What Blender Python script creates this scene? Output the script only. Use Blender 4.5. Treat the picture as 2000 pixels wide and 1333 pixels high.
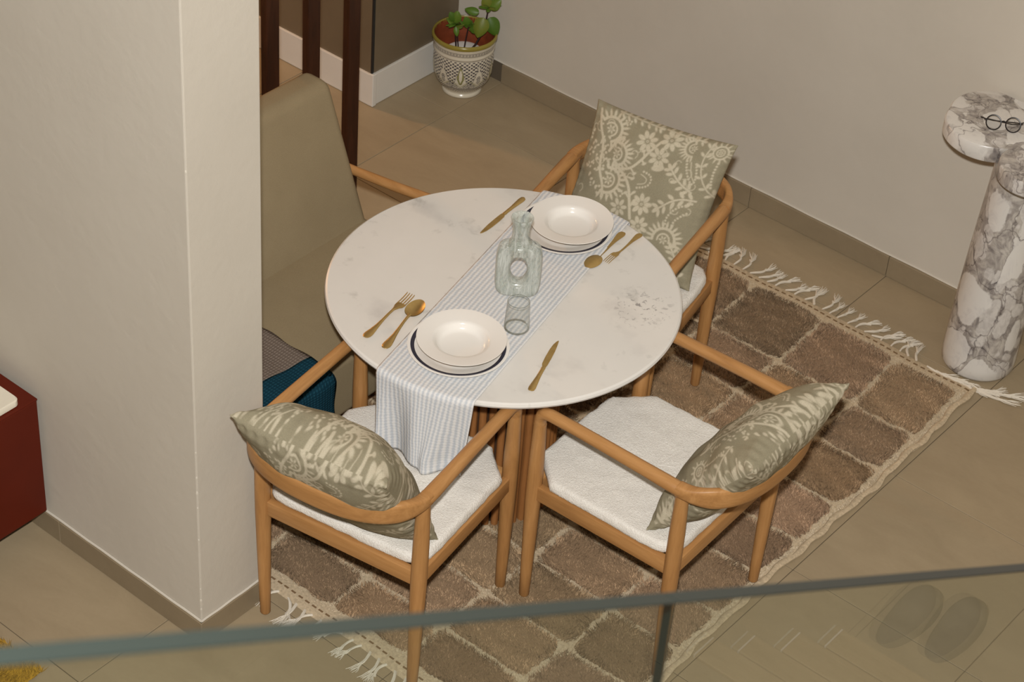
import bpy, bmesh, math, random
import numpy as np
from mathutils import Vector, Matrix, noise as mnoise

for o in list(bpy.data.objects):
    bpy.data.objects.remove(o)
scene = bpy.context.scene
COL = scene.collection
RNG = np.random.default_rng(7)
random.seed(7)

# ------------------------------------------------------------------ camera
FPX, PITCH, ROLL, YAW, CAMH = 4252.38, 0.672067, 0.081782, -0.6464, 4.6
_f = Vector((math.sin(YAW) * math.cos(PITCH), math.cos(YAW) * math.cos(PITCH), -math.sin(PITCH)))
_r = Vector((math.cos(YAW), -math.sin(YAW), 0))
_u = _r.cross(_f)
RIGHT = math.cos(ROLL) * _r + math.sin(ROLL) * _u
UP = -math.sin(ROLL) * _r + math.cos(ROLL) * _u
cam_d = bpy.data.cameras.new('camera')
cam = bpy.data.objects.new('camera', cam_d)
COL.objects.link(cam)
M3 = Matrix((RIGHT, UP, -_f)).transposed()
cam.matrix_world = Matrix.Translation((0, 0, CAMH)) @ M3.to_4x4()
cam_d.sensor_width = 36
cam_d.lens = FPX * 36 / 2000
cam_d.clip_start = 0.05
cam_d.dof.use_dof = True
cam_d.dof.focus_distance = 5.75
cam_d.dof.aperture_fstop = 15
scene.camera = cam

# ------------------------------------------------------------------ light
world = bpy.data.worlds.new('world')
scene.world = world
world.use_nodes = True
world.node_tree.nodes['Background'].inputs[0].default_value = (1.0, 0.93, 0.84, 1)
world.node_tree.nodes['Background'].inputs[1].default_value = 0.03

def light(name, kind, loc, energy, color, target=None, **kw):
    d = bpy.data.lights.new(name, kind)
    d.energy = energy
    d.color = color
    for k, v in kw.items():
        setattr(d, k, v)
    o = bpy.data.objects.new(name, d)
    COL.objects.link(o)
    o.location = loc
    if target is not None:
        o.rotation_euler = (Vector(target) - Vector(loc)).to_track_quat('-Z', 'Y').to_euler()
    return o

# the flash gun of the photograph, above the lens
fl = Vector((0, 0, CAMH)) + UP * 0.24 - _f * 0.02
light('flash_lamp', 'AREA', fl, 345, (1.0, 0.982, 0.955), target=(-2.9, 4.0, 0.5), shape='DISK', size=0.11)
# warm lamp in the room behind the partition
light('kitchen_lamp', 'POINT', (-7.3, 4.78, 1.9), 105, (1.0, 0.52, 0.22), shadow_soft_size=0.08)
# unseen lamp under the ceiling, added as weak warm fill from the camera side
light('ceiling_fill', 'AREA', (-1.3, 1.2, 5.7), 5, (1.0, 0.86, 0.70), target=(-2.2, 3.0, 0), shape='DISK', size=0.5)

scene.view_settings.view_transform = 'Standard'
scene.view_settings.look = 'None'
scene.view_settings.gamma = 1
scene.view_settings.exposure = 0.0
scene.view_settings.use_curve_mapping = False

# ------------------------------------------------------------------ material helpers
class N:
    def __init__(self, name):
        self.m = bpy.data.materials.new(name)
        self.m.use_nodes = True
        self.t = self.m.node_tree
        self.b = self.t.nodes['Principled BSDF']
        self.out = self.t.nodes['Material Output']
    def n(self, typ, **kw):
        x = self.t.nodes.new(typ)
        for k, v in kw.items():
            if k.startswith('i_'):
                x.inputs[k[2:].replace('_', ' ')].default_value = v
            else:
                setattr(x, k, v)
        return x
    def l(self, a, b):
        self.t.links.new(a, b)
    def coord(self, kind='Object', scale=(1, 1, 1), rot=(0, 0, 0)):
        c = self.n('ShaderNodeTexCoord')
        mp = self.n('ShaderNodeMapping')
        mp.inputs['Scale'].default_value = scale
        mp.inputs['Rotation'].default_value = rot
        self.l(c.outputs[kind], mp.inputs[0])
        return mp.outputs[0]
    def noise(self, vec, scale, detail=4, rough=0.55, dist=0.0):
        x = self.n('ShaderNodeTexNoise')
        x.inputs['Scale'].default_value = scale
        x.inputs['Detail'].default_value = detail
        x.inputs['Roughness'].default_value = rough
        x.inputs['Distortion'].default_value = dist
        self.l(vec, x.inputs['Vector'])
        return x.outputs[0]
    def ramp(self, fac, stops):
        x = self.n('ShaderNodeValToRGB')
        cr = x.color_ramp
        while len(cr.elements) < len(stops):
            cr.elements.new(0.5)
        for e, (p, c) in zip(cr.elements, stops):
            e.position = p
            e.color = (*c, 1) if len(c) == 3 else c
        self.l(fac, x.inputs[0])
        return x.outputs[0]
    def mix(self, fac, a, b, mode='MIX'):
        x = self.n('ShaderNodeMixRGB', blend_type=mode)
        for s, v in ((0, fac), (1, a), (2, b)):
            if hasattr(v, 'is_output'):
                self.l(v, x.inputs[s])
            elif s == 0:
                x.inputs[0].default_value = v
            else:
                x.inputs[s].default_value = (*v, 1)
        return x.outputs[0]
    def math(self, op, a, b=0.0):
        x = self.n('ShaderNodeMath', operation=op)
        for s, v in ((0, a), (1, b)):
            if hasattr(v, 'is_output'):
                self.l(v, x.inputs[s])
            else:
                x.inputs[s].default_value = v
        return x.outputs[0]
    def bump(self, h, strength=0.3, dist=0.01):
        x = self.n('ShaderNodeBump')
        x.inputs['Strength'].default_value = strength
        x.inputs['Distance'].default_value = dist
        self.l(h, x.inputs['Height'])
        self.l(x.outputs[0], self.b.inputs['Normal'])
    def base(self, v):
        if hasattr(v, 'is_output'):
            self.l(v, self.b.inputs['Base Color'])
        else:
            self.b.inputs['Base Color'].default_value = (*v, 1)
    def set(self, rough=0.5, spec=0.5, metal=0.0, **kw):
        self.b.inputs['Roughness'].default_value = rough
        self.b.inputs['Specular IOR Level'].default_value = spec
        self.b.inputs['Metallic'].default_value = metal
        return self.m

MAT = {}
def simple(name, col, rough=0.5, spec=0.5, metal=0.0, nscale=0, namt=0.1, bump=0, bscale=200):
    k = N(name)
    if nscale:
        v = k.coord()
        nz = k.noise(v, nscale)
        k.base(k.ramp(nz, [(0.25, tuple(c * (1 - namt) for c in col)), (0.75, tuple(min(1, c * (1 + namt)) for c in col))]))
        if bump:
            k.bump(k.noise(v, bscale), bump, 0.002)
    else:
        k.base(col)
    MAT[name] = k.set(rough, spec, metal)

def wood(name, dark, mid, light_, axis='z', rough=0.45, scale=9.0):
    k = N(name)
    s = {'x': (0.10, 1, 1), 'y': (1, 0.10, 1), 'z': (1, 1, 0.10)}[axis]
    v = k.coord('Object', tuple(c * scale for c in s))
    a = k.noise(v, 3.0, 5, 0.6, 1.2)
    b = k.noise(v, 18.0, 3, 0.6, 0.3)
    f = k.math('ADD', k.math('MULTIPLY', a, 0.75), k.math('MULTIPLY', b, 0.25))
    k.base(k.ramp(f, [(0.32, dark), (0.5, mid), (0.68, light_)]))
    k.bump(b, 0.06, 0.002)
    MAT[name] = k.set(rough, 0.4)

# wall paint
k = N('wall_paint')
v = k.coord()
k.base(k.ramp(k.noise(v, 2.2, 5), [(0.3, (0.535, 0.490, 0.415)), (0.7, (0.570, 0.525, 0.448))]))
k.bump(k.noise(v, 26.0, 4), 0.10, 0.01)
MAT['wall_paint'] = k.set(0.62, 0.3)
simple('white_paint', (0.66, 0.63, 0.57), 0.45, 0.4, nscale=6, namt=0.05)
simple('plaster_white', (0.60, 0.555, 0.475), 0.7, 0.2)
k = N('brown_cladding')
v = k.coord('Object', (1, 1, 0.6))
k.base(k.ramp(k.noise(v, 3.5, 5, 0.6, 0.6), [(0.3, (0.140, 0.105, 0.064)), (0.7, (0.170, 0.129, 0.081))]))
MAT['brown_cladding'] = k.set(0.32, 0.4)
simple('grout', (0.12, 0.095, 0.065), 0.9, 0.1)

# porcelain floor tile
def tile_mat(name, c0, c1):
    k = N(name)
    v = k.coord('Object', (1.0, 2.2, 1.0))
    info = k.n('ShaderNodeObjectInfo')
    off = k.n('ShaderNodeVectorMath', operation='ADD')
    k.l(v, off.inputs[0])
    comb = k.n('ShaderNodeCombineXYZ')
    r10 = k.math('MULTIPLY', info.outputs['Random'], 17.0)
    k.l(r10, comb.inputs[0]); k.l(r10, comb.inputs[2])
    k.l(comb.outputs[0], off.inputs[1])
    n1 = k.noise(off.outputs[0], 3.2, 6, 0.62, 0.8)
    n2 = k.noise(off.outputs[0], 60.0, 3, 0.6)
    f = k.math('ADD', k.math('MULTIPLY', n1, 0.8), k.math('MULTIPLY', n2, 0.2))
    k.base(k.ramp(f, [(0.3, c0), (0.7, c1)]))
    k.bump(n2, 0.03, 0.002)
    MAT[name] = k.set(0.42, 0.35)
tile_mat('floor_tile', (0.292, 0.226, 0.139), (0.354, 0.278, 0.175))
tile_mat('baseboard_tile', (0.232, 0.180, 0.113), (0.282, 0.222, 0.140))

wood('oak_z', (0.315, 0.150, 0.048), (0.395, 0.196, 0.066), (0.470, 0.245, 0.090), 'z')
wood('oak_y', (0.315, 0.150, 0.048), (0.395, 0.196, 0.066), (0.470, 0.245, 0.090), 'y')
wood('oak_x', (0.315, 0.150, 0.048), (0.395, 0.196, 0.066), (0.470, 0.245, 0.090), 'x')
wood('slat_wood', (0.22, 0.085, 0.024), (0.30, 0.125, 0.038), (0.37, 0.165, 0.055), 'z')
wood('walnut', (0.024, 0.008, 0.004), (0.040, 0.0125, 0.0055), (0.060, 0.019, 0.008), 'z', 0.35)
wood('parquet_wood', (0.30, 0.22, 0.12), (0.38, 0.28, 0.16), (0.44, 0.33, 0.20), 'x', 0.4)
simple('dark_core', (0.05, 0.025, 0.012), 0.7, 0.2)

# boucle
k = N('boucle')
v = k.coord()
vo = k.n('ShaderNodeTexVoronoi')
vo.inputs['Scale'].default_value = 260
k.l(v, vo.inputs['Vector'])
nz = k.noise(v, 190, 3, 0.6, 0.8)
k.base(k.ramp(nz, [(0.25, (0.66, 0.62, 0.56)), (0.7, (0.80, 0.77, 0.71))]))
h = k.math('ADD', k.math('MULTIPLY', vo.outputs['Distance'], -0.8), nz)
k.bump(h, 0.55, 0.003)
MAT['boucle'] = k.set(0.95, 0.1)

# printed linen (print colours are carried by the mesh)
def attr_mat(name, rough=0.9, spec=0.1, weave=900, bump=0.25, amt=0.10, coat=0):
    k = N(name)
    a = k.n('ShaderNodeVertexColor', layer_name='print')
    v = k.coord()
    nz = k.noise(v, weave, 2, 0.5)
    g = k.ramp(nz, [(0.3, (1 - amt,) * 3), (0.7, (1 + amt * 0.3,) * 3)])
    k.base(k.mix(1.0, a.outputs[0], g, 'MULTIPLY'))
    if bump:
        k.bump(nz, bump, 0.001)
    if coat:
        k.b.inputs['Coat Weight'].default_value = coat
    MAT[name] = k.set(rough, spec)
attr_mat('printed_linen', weave=420, bump=0.35, amt=0.16)
attr_mat('rug_pile', 0.95, 0.05, 300, 0, 0.15)
attr_mat('painted_ceramic', 0.22, 0.5, 30, 0, 0.06)

simple('rug_ground', (0.50, 0.40, 0.27), 0.95, 0.1, nscale=120, namt=0.25, bump=0.5, bscale=320)
simple('rug_brown', (0.235, 0.135, 0.070), 0.97, 0.05, nscale=90, namt=0.35, bump=0.6, bscale=300)
simple('rug_stitch', (0.20, 0.13, 0.07), 0.95, 0.05)
simple('tassel_wool', (0.66, 0.60, 0.50), 0.95, 0.1, nscale=60, namt=0.1)
simple('mustard_wool', (0.42, 0.24, 0.03), 0.95, 0.05, nscale=80, namt=0.3, bump=0.5)

# bench fabric, throw
k = N('bench_fabric')
v = k.coord()
n1 = k.noise(v, 5, 4); n2 = k.noise(v, 420, 2)
f = k.math('ADD', k.math('MULTIPLY', n1, 0.5), k.math('MULTIPLY', n2, 0.5))
k.base(k.ramp(f, [(0.3, (0.246, 0.191, 0.112)), (0.7, (0.308, 0.244, 0.147))]))
k.bump(n2, 0.25, 0.001)
MAT['bench_fabric'] = k.set(0.95, 0.08)
def knit(name, c0, c1):
    k = N(name)
    v = k.coord('UV')
    w = k.n('ShaderNodeTexWave', wave_type='BANDS', bands_direction='X')
    w.inputs['Scale'].default_value = 26
    w.inputs['Distortion'].default_value = 2.5
    w.inputs['Detail Scale'].default_value = 6
    k.l(v, w.inputs['Vector'])
    w2 = k.n('ShaderNodeTexWave', wave_type='BANDS', bands_direction='Y')
    w2.inputs['Scale'].default_value = 34
    k.l(v, w2.inputs['Vector'])
    f = k.math('MULTIPLY', w.outputs[1], w2.outputs[1])
    k.base(k.ramp(f, [(0.0, c0), (0.6, c1)]))
    k.bump(f, 0.6, 0.003)
    MAT[name] = k.set(0.95, 0.08)
knit('knit_grey', (0.15, 0.115, 0.092), (0.235, 0.190, 0.155))
knit('knit_teal', (0.006, 0.033, 0.052), (0.013, 0.060, 0.088))

TABLE_TOP = 0.775
# white marble table top
k = N('white_marble')
v = k.coord('Object', (1, 1, 1))
n1 = k.noise(v, 4.6, 4, 0.55, 0.15)
n2 = k.noise(v, 10.5, 4, 0.6, 0.25)
n3 = k.noise(v, 30, 4, 0.7, 0.5)
c = k.ramp(n1, [(0.30, (0.58, 0.555, 0.52)), (0.44, (0.69, 0.665, 0.62)), (0.75, (0.72, 0.695, 0.65))])
sp = k.ramp(n2, [(0.27, (0.66, 0.655, 0.645)), (0.40, (1, 1, 1))])
c = k.mix(0.8, c, sp, 'MULTIPLY')
msk = k.math('MULTIPLY', k.ramp(n3, [(0.70, (0, 0, 0)), (0.76, (1, 1, 1))]), k.ramp(n2, [(0.40, (1, 1, 1)), (0.46, (0, 0, 0))]))
c = k.mix(k.math('MULTIPLY', msk, 0.55), c, (0.22, 0.20, 0.20))
geo = k.n('ShaderNodeVectorMath', operation='DISTANCE')
k.l(v, geo.inputs[0]); geo.inputs[1].default_value = (0.345, 0.212, TABLE_TOP)
near = k.ramp(geo.outputs['Value'], [(0.02, (1, 1, 1)), (0.115, (0, 0, 0))])
spk = k.ramp(k.noise(v, 62, 3, 0.6, 0.6), [(0.57, (0, 0, 0)), (0.63, (1, 1, 1))])
c = k.mix(k.math('MULTIPLY', k.math('MULTIPLY', near, spk), 0.75), c, (0.20, 0.185, 0.185))
k.base(c)
MAT['white_marble'] = k.set(0.34, 0.4)

# breccia marble of the pedestal table
k = N('breccia_marble')
v = k.coord('Object', (1.15, 1.15, 0.75))
wn = k.n('ShaderNodeTexNoise'); wn.inputs['Scale'].default_value = 7; wn.inputs['Detail'].default_value = 5
k.l(v, wn.inputs['Vector'])
ws = k.n('ShaderNodeVectorMath', operation='MULTIPLY_ADD')
k.l(wn.outputs['Color'], ws.inputs[0]); ws.inputs[1].default_value = (0.17, 0.17, 0.17); k.l(v, ws.inputs[2])
def vor(scale, feature):
    x = k.n('ShaderNodeTexVoronoi', feature=feature)
    x.inputs['Scale'].default_value = scale
    k.l(ws.outputs[0], x.inputs['Vector'])
    return x
def clast(scale, lo, hi):
    x = vor(scale, 'F1')
    sc_ = k.n('ShaderNodeSeparateColor'); k.l(x.outputs['Color'], sc_.inputs[0])
    d = k.math('ADD', x.outputs['Distance'], k.math('MULTIPLY', sc_.outputs[0], 0.42))
    return k.ramp(d, [(lo, (1, 1, 1)), (hi, (0, 0, 0))])
m1 = clast(7.0, 0.63, 0.665)
m2 = clast(17.0, 0.59, 0.66)
e1 = vor(7.0, 'DISTANCE_TO_EDGE').outputs['Distance']
n1 = k.noise(v, 16, 5, 0.65, 1.4)
n2 = k.noise(v, 45, 4, 0.6, 1.0)
matrix = k.ramp(n1, [(0.30, (0.13, 0.115, 0.115)), (0.45, (0.31, 0.280, 0.255)), (0.62, (0.50, 0.465, 0.415))])
white = k.ramp(n1, [(0.25, (0.55, 0.525, 0.50)), (0.5, (0.66, 0.635, 0.59))])
c = k.mix(k.math('MULTIPLY', m2, 0.85), matrix, k.ramp(n2, [(0.3, (0.46, 0.43, 0.40)), (0.6, (0.62, 0.59, 0.55))]))
c = k.mix(m1, c, white)
vein = k.ramp(e1, [(0.0, (0.28, 0.25, 0.26)), (0.016, (1, 1, 1))])
c = k.mix(0.8, c, vein, 'MULTIPLY')
k.base(c)
MAT['breccia_marble'] = k.set(0.28, 0.45)

simple('porcelain', (0.78, 0.75, 0.70), 0.16, 0.5)
simple('navy_glaze', (0.022, 0.022, 0.040), 0.2, 0.5)
k = N('brass')
v = k.coord()
k.base(k.ramp(k.noise(v, 40, 3), [(0.3, (0.52, 0.36, 0.135)), (0.7, (0.64, 0.46, 0.19))]))
MAT['brass'] = k.set(0.42, 0.5, 0.86)
simple('red_lacquer', (0.092, 0.0105, 0.0035), 0.5, 0.15, nscale=4, namt=0.12)
simple('tray_stone', (0.72, 0.66, 0.54), 0.45, 0.4, nscale=12, namt=0.05)
simple('black_acetate', (0.012, 0.009, 0.009), 0.25, 0.5)
simple('terracotta', (0.20, 0.045, 0.016), 0.45, 0.4, nscale=30, namt=0.25)
simple('olive_glaze', (0.25, 0.20, 0.035), 0.25, 0.5)
simple('stem', (0.030, 0.014, 0.012), 0.6, 0.3)
k = N('leaf')
v = k.coord()
info = k.n('ShaderNodeObjectInfo')
f = k.math('ADD', k.math('MULTIPLY', k.noise(v, 30, 3), 0.5), k.math('MULTIPLY', info.outputs['Random'], 0.5))
k.base(k.ramp(f, [(0.2, (0.055, 0.115, 0.010)), (0.55, (0.085, 0.165, 0.015)), (0.85, (0.19, 0.17, 0.025))]))
MAT['leaf'] = k.set(0.45, 0.4)
simple('slipper_felt', (0.12, 0.105, 0.085), 0.95, 0.1)
simple('dark_metal', (0.04, 0.04, 0.04), 0.4, 0.5, 0.6)

# woven runner
k = N('runner_cloth')
v = k.coord('UV')
sx = k.n('ShaderNodeSeparateXYZ'); k.l(v, sx.inputs[0])
wob = k.noise(v, 40, 3)
u = k.math('ADD', sx.outputs[0], k.math('MULTIPLY', wob, 0.006))
st = k.math('SINE', k.math('MULTIPLY', u, 2 * math.pi / 0.0134))
cr = k.math('SINE', k.math('ADD', k.math('MULTIPLY', sx.outputs[1], 2 * math.pi / 0.0105), k.math('MULTIPLY', wob, 9.0)))
f = k.math('ADD', k.math('MULTIPLY', st, 0.37), k.math('MULTIPLY', cr, 0.11))
f = k.math('ADD', f, 0.5)
k.base(k.ramp(f, [(0.22, (0.50, 0.525, 0.555)), (0.52, (0.62, 0.625, 0.63)), (0.8, (0.70, 0.69, 0.675))]))
k.bump(f, 0.5, 0.002)
MAT['runner_cloth'] = k.set(0.95, 0.1)

# thin clear glass: transparent + glossy by fresnel
def glass(name, tint, rough=0.02, streak=None, extra=0.0, gain=1.0):
    k = N(name)
    k.t.nodes.remove(k.b)
    tr = k.n('ShaderNodeBsdfTransparent'); tr.inputs[0].default_value = (*tint, 1)
    gl = k.n('ShaderNodeBsdfGlossy'); gl.inputs['Roughness'].default_value = rough
    geo = k.n('ShaderNodeNewGeometry')
    dot = k.n('ShaderNodeVectorMath', operation='DOT_PRODUCT')
    k.l(geo.outputs['Normal'], dot.inputs[0]); k.l(geo.outputs['Incoming'], dot.inputs[1])
    c1 = k.math('SUBTRACT', 1.0, k.math('ABSOLUTE', dot.outputs['Value']))
    fac = k.math('ADD', k.math('MULTIPLY', k.math('POWER', c1, 5.0), 0.96 * gain), 0.04 + extra)
    fac = k.math('MINIMUM', fac, 1.0)
    mx = k.n('ShaderNodeMixShader')
    k.l(fac, mx.inputs[0]); k.l(tr.outputs[0], mx.inputs[1]); k.l(gl.outputs[0], mx.inputs[2])
    res = mx
    if streak:
        v = k.coord('Object', (1, 1, 0.12))
        nz = k.noise(v, 95, 4, 0.65, 0.4)
        df = k.n('ShaderNodeBsdfDiffuse'); df.inputs[0].default_value = (*streak, 1)
        m2 = k.n('ShaderNodeMixShader')
        k.l(k.ramp(nz, [(0.40, (0.10,) * 3), (0.66, (0.72,) * 3)]), m2.inputs[0])
        k.l(mx.outputs[0], m2.inputs[1]); k.l(df.outputs[0], m2.inputs[2])
        res = m2
    k.l(res.outputs[0], k.out.inputs[0])
    MAT[name] = k.m
glass('rail_glass', (0.93, 0.965, 0.94), 0.0)
glass('tumbler_glass', (0.95, 0.96, 0.95), 0.05, extra=0.03)
glass('rim_glass', (0.90, 0.92, 0.91), 0.08, extra=0.22)
glass('bottle_glass', (0.895, 0.925, 0.905), 0.05, streak=(0.65, 0.675, 0.635))
glass('lens_glass', (0.96, 0.97, 0.98), 0.0, extra=0.03)
k = N('glass_edge')
k.base((0.0056, 0.0074, 0.0064))
MAT['glass_edge'] = k.set(0.35, 0.12)
simple('glass_side', (0.0008, 0.0026, 0.0024), 0.4, 0.08)

# ------------------------------------------------------------------ geometry helpers
class MB:
    def __init__(self):
        self.v = []; self.f = []; self.uv = None
    def add(self, v, f):
        o = len(self.v)
        self.v.extend([tuple(p) for p in v])
        self.f.extend([tuple(i + o for i in q) for q in f])
        return self
    def box(self, x0, x1, y0, y1, z0, z1, bev=0.0, seg=2):
        bm = bmesh.new()
        bmesh.ops.create_cube(bm, size=1)
        for p in bm.verts:
            p.co = Vector(((x0 + x1) / 2 + p.co.x * (x1 - x0), (y0 + y1) / 2 + p.co.y * (y1 - y0), (z0 + z1) / 2 + p.co.z * (z1 - z0)))
        if bev:
            bmesh.ops.bevel(bm, geom=bm.edges[:], offset=bev, segments=seg, affect='EDGES', profile=0.5)
        bm.verts.index_update()
        self.add([p.co for p in bm.verts], [[q.index for q in f.verts] for f in bm.faces])
        bm.free()
        return self
    def tube(self, path, rad, seg=10, ry=None, cap=True, up=None):
        P = [Vector(p) for p in path]
        n = len(P)
        R = rad if hasattr(rad, '__len__') else [rad] * n
        RY = ry if ry is not None else R
        if not hasattr(RY, '__len__'):
            RY = [RY] * n
        o = len(self.v)
        t0 = (P[1] - P[0]).normalized()
        ref = Vector(up) if up else (Vector((0, 0, 1)) if abs(t0.z) < 0.9 else Vector((0, 1, 0)))
        b = ref
        for i in range(n):
            t = (P[min(i + 1, n - 1)] - P[max(i - 1, 0)]).normalized()
            if up:
                b = Vector(up)
            b = (b - t * b.dot(t)).normalized()
            a = b.cross(t)
            for j in range(seg):
                th = 2 * math.pi * j / seg
                self.v.append(tuple(P[i] + a * (math.cos(th) * R[i]) + b * (math.sin(th) * RY[i])))
        for i in range(n - 1):
            for j in range(seg):
                j2 = (j + 1) % seg
                self.f.append((o + i * seg + j, o + i * seg + j2, o + (i + 1) * seg + j2, o + (i + 1) * seg + j))
        if cap:
            self.f.append(tuple(o + j for j in range(seg))[::-1])
            self.f.append(tuple(o + (n - 1) * seg + j for j in range(seg)))
        return self
    def lathe(self, prof, seg=48, c=(0, 0, 0), rib=None):
        o = len(self.v)
        n = len(prof)
        for i, (r, z) in enumerate(prof):
            for j in range(seg):
                th = 2 * math.pi * j / seg
                rr = r * (1 + (rib(i, th) if rib else 0))
                self.v.append((c[0] + rr * math.cos(th), c[1] + rr * math.sin(th), c[2] + z))
        for i in range(n - 1):
            for j in range(seg):
                j2 = (j + 1) % seg
                self.f.append((o + i * seg + j, o + i * seg + j2, o + (i + 1) * seg + j2, o + (i + 1) * seg + j))
        return self
    def prism(self, poly, z0, z1):
        o = len(self.v); n = len(poly)
        for z in (z0, z1):
            self.v.extend([(x, y, z) for x, y in poly])
        self.f.append(tuple(o + i for i in range(n))[::-1])
        self.f.append(tuple(o + n + i for i in range(n)))
        for i in range(n):
            j = (i + 1) % n
            self.f.append((o + i, o + j, o + n + j, o + n + i))
        return self
    def grid(self, fn, nu, nv, close_u=False):
        o = len(self.v)
        for i in range(nu + (0 if close_u else 1)):
            for j in range(nv + 1):
                self.v.append(tuple(fn(i / nu, j / nv)))
        m = nv + 1
        for i in range(nu):
            i2 = (i + 1) % nu if close_u else i + 1
            for j in range(nv):
                self.f.append((o + i * m + j, o + i2 * m + j, o + i2 * m + j + 1, o + i * m + j + 1))
        return self
    def mesh(self, name, mat, smooth=True, angle=40):
        me = bpy.data.meshes.new(name)
        me.from_pydata(self.v, [], self.f)
        me.validate()
        bm = bmesh.new(); bm.from_mesh(me)
        bmesh.ops.recalc_face_normals(bm, faces=bm.faces[:])
        bm.to_mesh(me); bm.free()
        if smooth:
            me.shade_smooth()
            me.set_sharp_from_angle(angle=math.radians(angle))
        me.materials.append(MAT[mat])
        return me
    def build(self, name, mat, parent=None, smooth=True, angle=40, loc=(0, 0, 0), rot=(0, 0, 0)):
        return link(name, self.mesh(name, mat, smooth, angle), parent, loc, rot)

def link(name, me, parent=None, loc=(0, 0, 0), rot=(0, 0, 0)):
    o = bpy.data.objects.new(name, me)
    COL.objects.link(o)
    o.location = loc
    o.rotation_euler = rot
    if parent:
        o.parent = parent
    return o

def thing(name, label, cat, loc=(0, 0, 0), rz=0.0, group=None):
    o = bpy.data.objects.new(name, None)
    o.empty_display_size = 0.1
    COL.objects.link(o)
    o.location = loc
    o.rotation_euler = (0, 0, rz)
    return tag(o, label, cat, group)

def tag(o, label, cat, group=None):
    o['label'] = label
    o['category'] = cat
    if group:
        o['group'] = group
    return o

def struct(o, label=None):
    o['kind'] = 'structure'
    if label:
        o['label'] = label
    return o

def np_mesh(name, verts, faces, mat, colors=None, smooth=True):
    """verts (n,3), faces (m,k) with k 3 or 4, optional colours (n,3)"""
    me = bpy.data.meshes.new(name)
    n, (m, kk) = len(verts), faces.shape
    me.vertices.add(n); me.loops.add(m * kk); me.polygons.add(m)
    me.vertices.foreach_set('co', np.ascontiguousarray(verts, dtype=np.float32).ravel())
    me.loops.foreach_set('vertex_index', np.ascontiguousarray(faces, dtype=np.int32).ravel())
    me.polygons.foreach_set('loop_start', np.arange(0, m * kk, kk, dtype=np.int32))
    me.polygons.foreach_set('loop_total', np.full(m, kk, dtype=np.int32))
    me.update(calc_edges=True)
    if colors is not None:
        at = me.color_attributes.new('print', 'FLOAT_COLOR', 'POINT')
        c = np.ones((n, 4), dtype=np.float32); c[:, :3] = colors
        at.data.foreach_set('color', c.ravel())
    if smooth:
        me.shade_smooth()
    me.materials.append(MAT[mat])
    return me

def smoothstep(a, b, x):
    t = np.clip((x - a) / (b - a), 0, 1)
    return t * t * (3 - 2 * t)

# ------------------------------------------------------------------ setting
GX, GY, TX, TY = -2.157, 4.364, 0.604, 0.590
WY = 5.86                     # far wall plane
FX0, FX1, FY0, FY1 = -8.2, 3.4, -2.2, 7.0
floor = struct(MB().box(FX0, FX1, FY0, FY1, -0.06, -0.0035).build('floor', 'grout', smooth=False))
tile_me = MB().box(0.0012, TX - 0.0012, 0.0012, TY - 0.0012, -0.02, 0.0, 0.0012, 1).mesh('floor_tile', 'floor_tile', False)
for i in range(-9, 9):
    for j in range(-6, 4):
        x, y = GX + i * TX, GY + j * TY
        if x < FX0 or x + TX > FX1 or y < 0.8 or y + TY > FY1 + 0.05:
            continue
        link('floor_tile', tile_me, floor, (x, y, 0))

# far wall on the right
wr = struct(MB().box(-5.0, 3.4, WY, WY + 0.15, -0.05, 6.2).build('wall_right', 'wall_paint', smooth=False))
bbr = struct(MB().box(-4.81, 3.4, WY - 0.006, WY, 0.0, 0.084).build('baseboard_right', 'grout', smooth=False))
bt = MB().box(0.001, 0.604 - 0.001, -0.012, 0.0, 0.001, 0.0845, 0.0015, 1).mesh('skirting_tile', 'baseboard_tile', False)
for i in range(-5, 9):
    x = GX - 0.002 + i * TX
    if x > -4.95 and x + TX < 3.5:
        link('skirting_tile', bt, bbr, (x if i > -5 else x, WY - 0.001, 0))
MB().tube([(-4.8 + 0.08 * i, WY - 0.002, 0.0865 + 0.0012 * math.sin(i * 1.7)) for i in range(100)], 0.0035, 6).build('caulk_bead', 'plaster_white', bbr)

# the rest of the double-height room, out of the picture
struct(MB().box(3.4, 3.55, -2.3, 6.0, -0.05, 6.2).build('wall_east', 'wall_paint', smooth=False))
struct(MB().box(-8.2, 3.5, -2.35, -2.2, -0.05, 6.2).build('wall_south', 'wall_paint', smooth=False))
struct(MB().box(-8.2, 3.5, -2.3, 7.0, 6.2, 6.3).build('ceiling', 'wall_paint', smooth=False))
struct(MB().box(-8.35, -8.2, -2.3, 7.0, -0.05, 6.2).build('wall_west', 'wall_paint', smooth=False))

# wall stub on the left, its end towards the table
SX, SY0, SY1 = -3.232, 2.936, 3.188
wl = struct(MB().box(-6.4, SX, SY0, SY1, -0.05, 2.9, 0.004, 2).build('wall_left', 'wall_paint', smooth=False))
bbl = struct(MB().box(-6.4, SX + 0.004, SY0 - 0.004, SY1, 0.0, 0.083).build('baseboard_left', 'grout', smooth=False))
lt = MB().box(-0.603, -0.001, -0.011, 0.0, 0.001, 0.0835, 0.0015, 1).mesh('skirting_tile', 'baseboard_tile', False)
for i in range(5):
    link('skirting_tile', lt, bbl, (SX + 0.009 - i * 0.604, SY0 + 0.001, 0))
MB().box(-0.001, 0.009, SY0 - 0.009 - SY0, SY1 - SY0, 0.001, 0.0835, 0.0015, 1).build('skirting_tile', 'baseboard_tile', bbl, False, loc=(SX, SY0, 0))
MB().tube([(SX + 0.004 - 0.06 * i, SY0 - 0.003, 0.0855 + 0.001 * math.sin(i * 2.1)) for i in range(50)], 0.0036, 6).build('caulk_bead', 'plaster_white', bbl)
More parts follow.
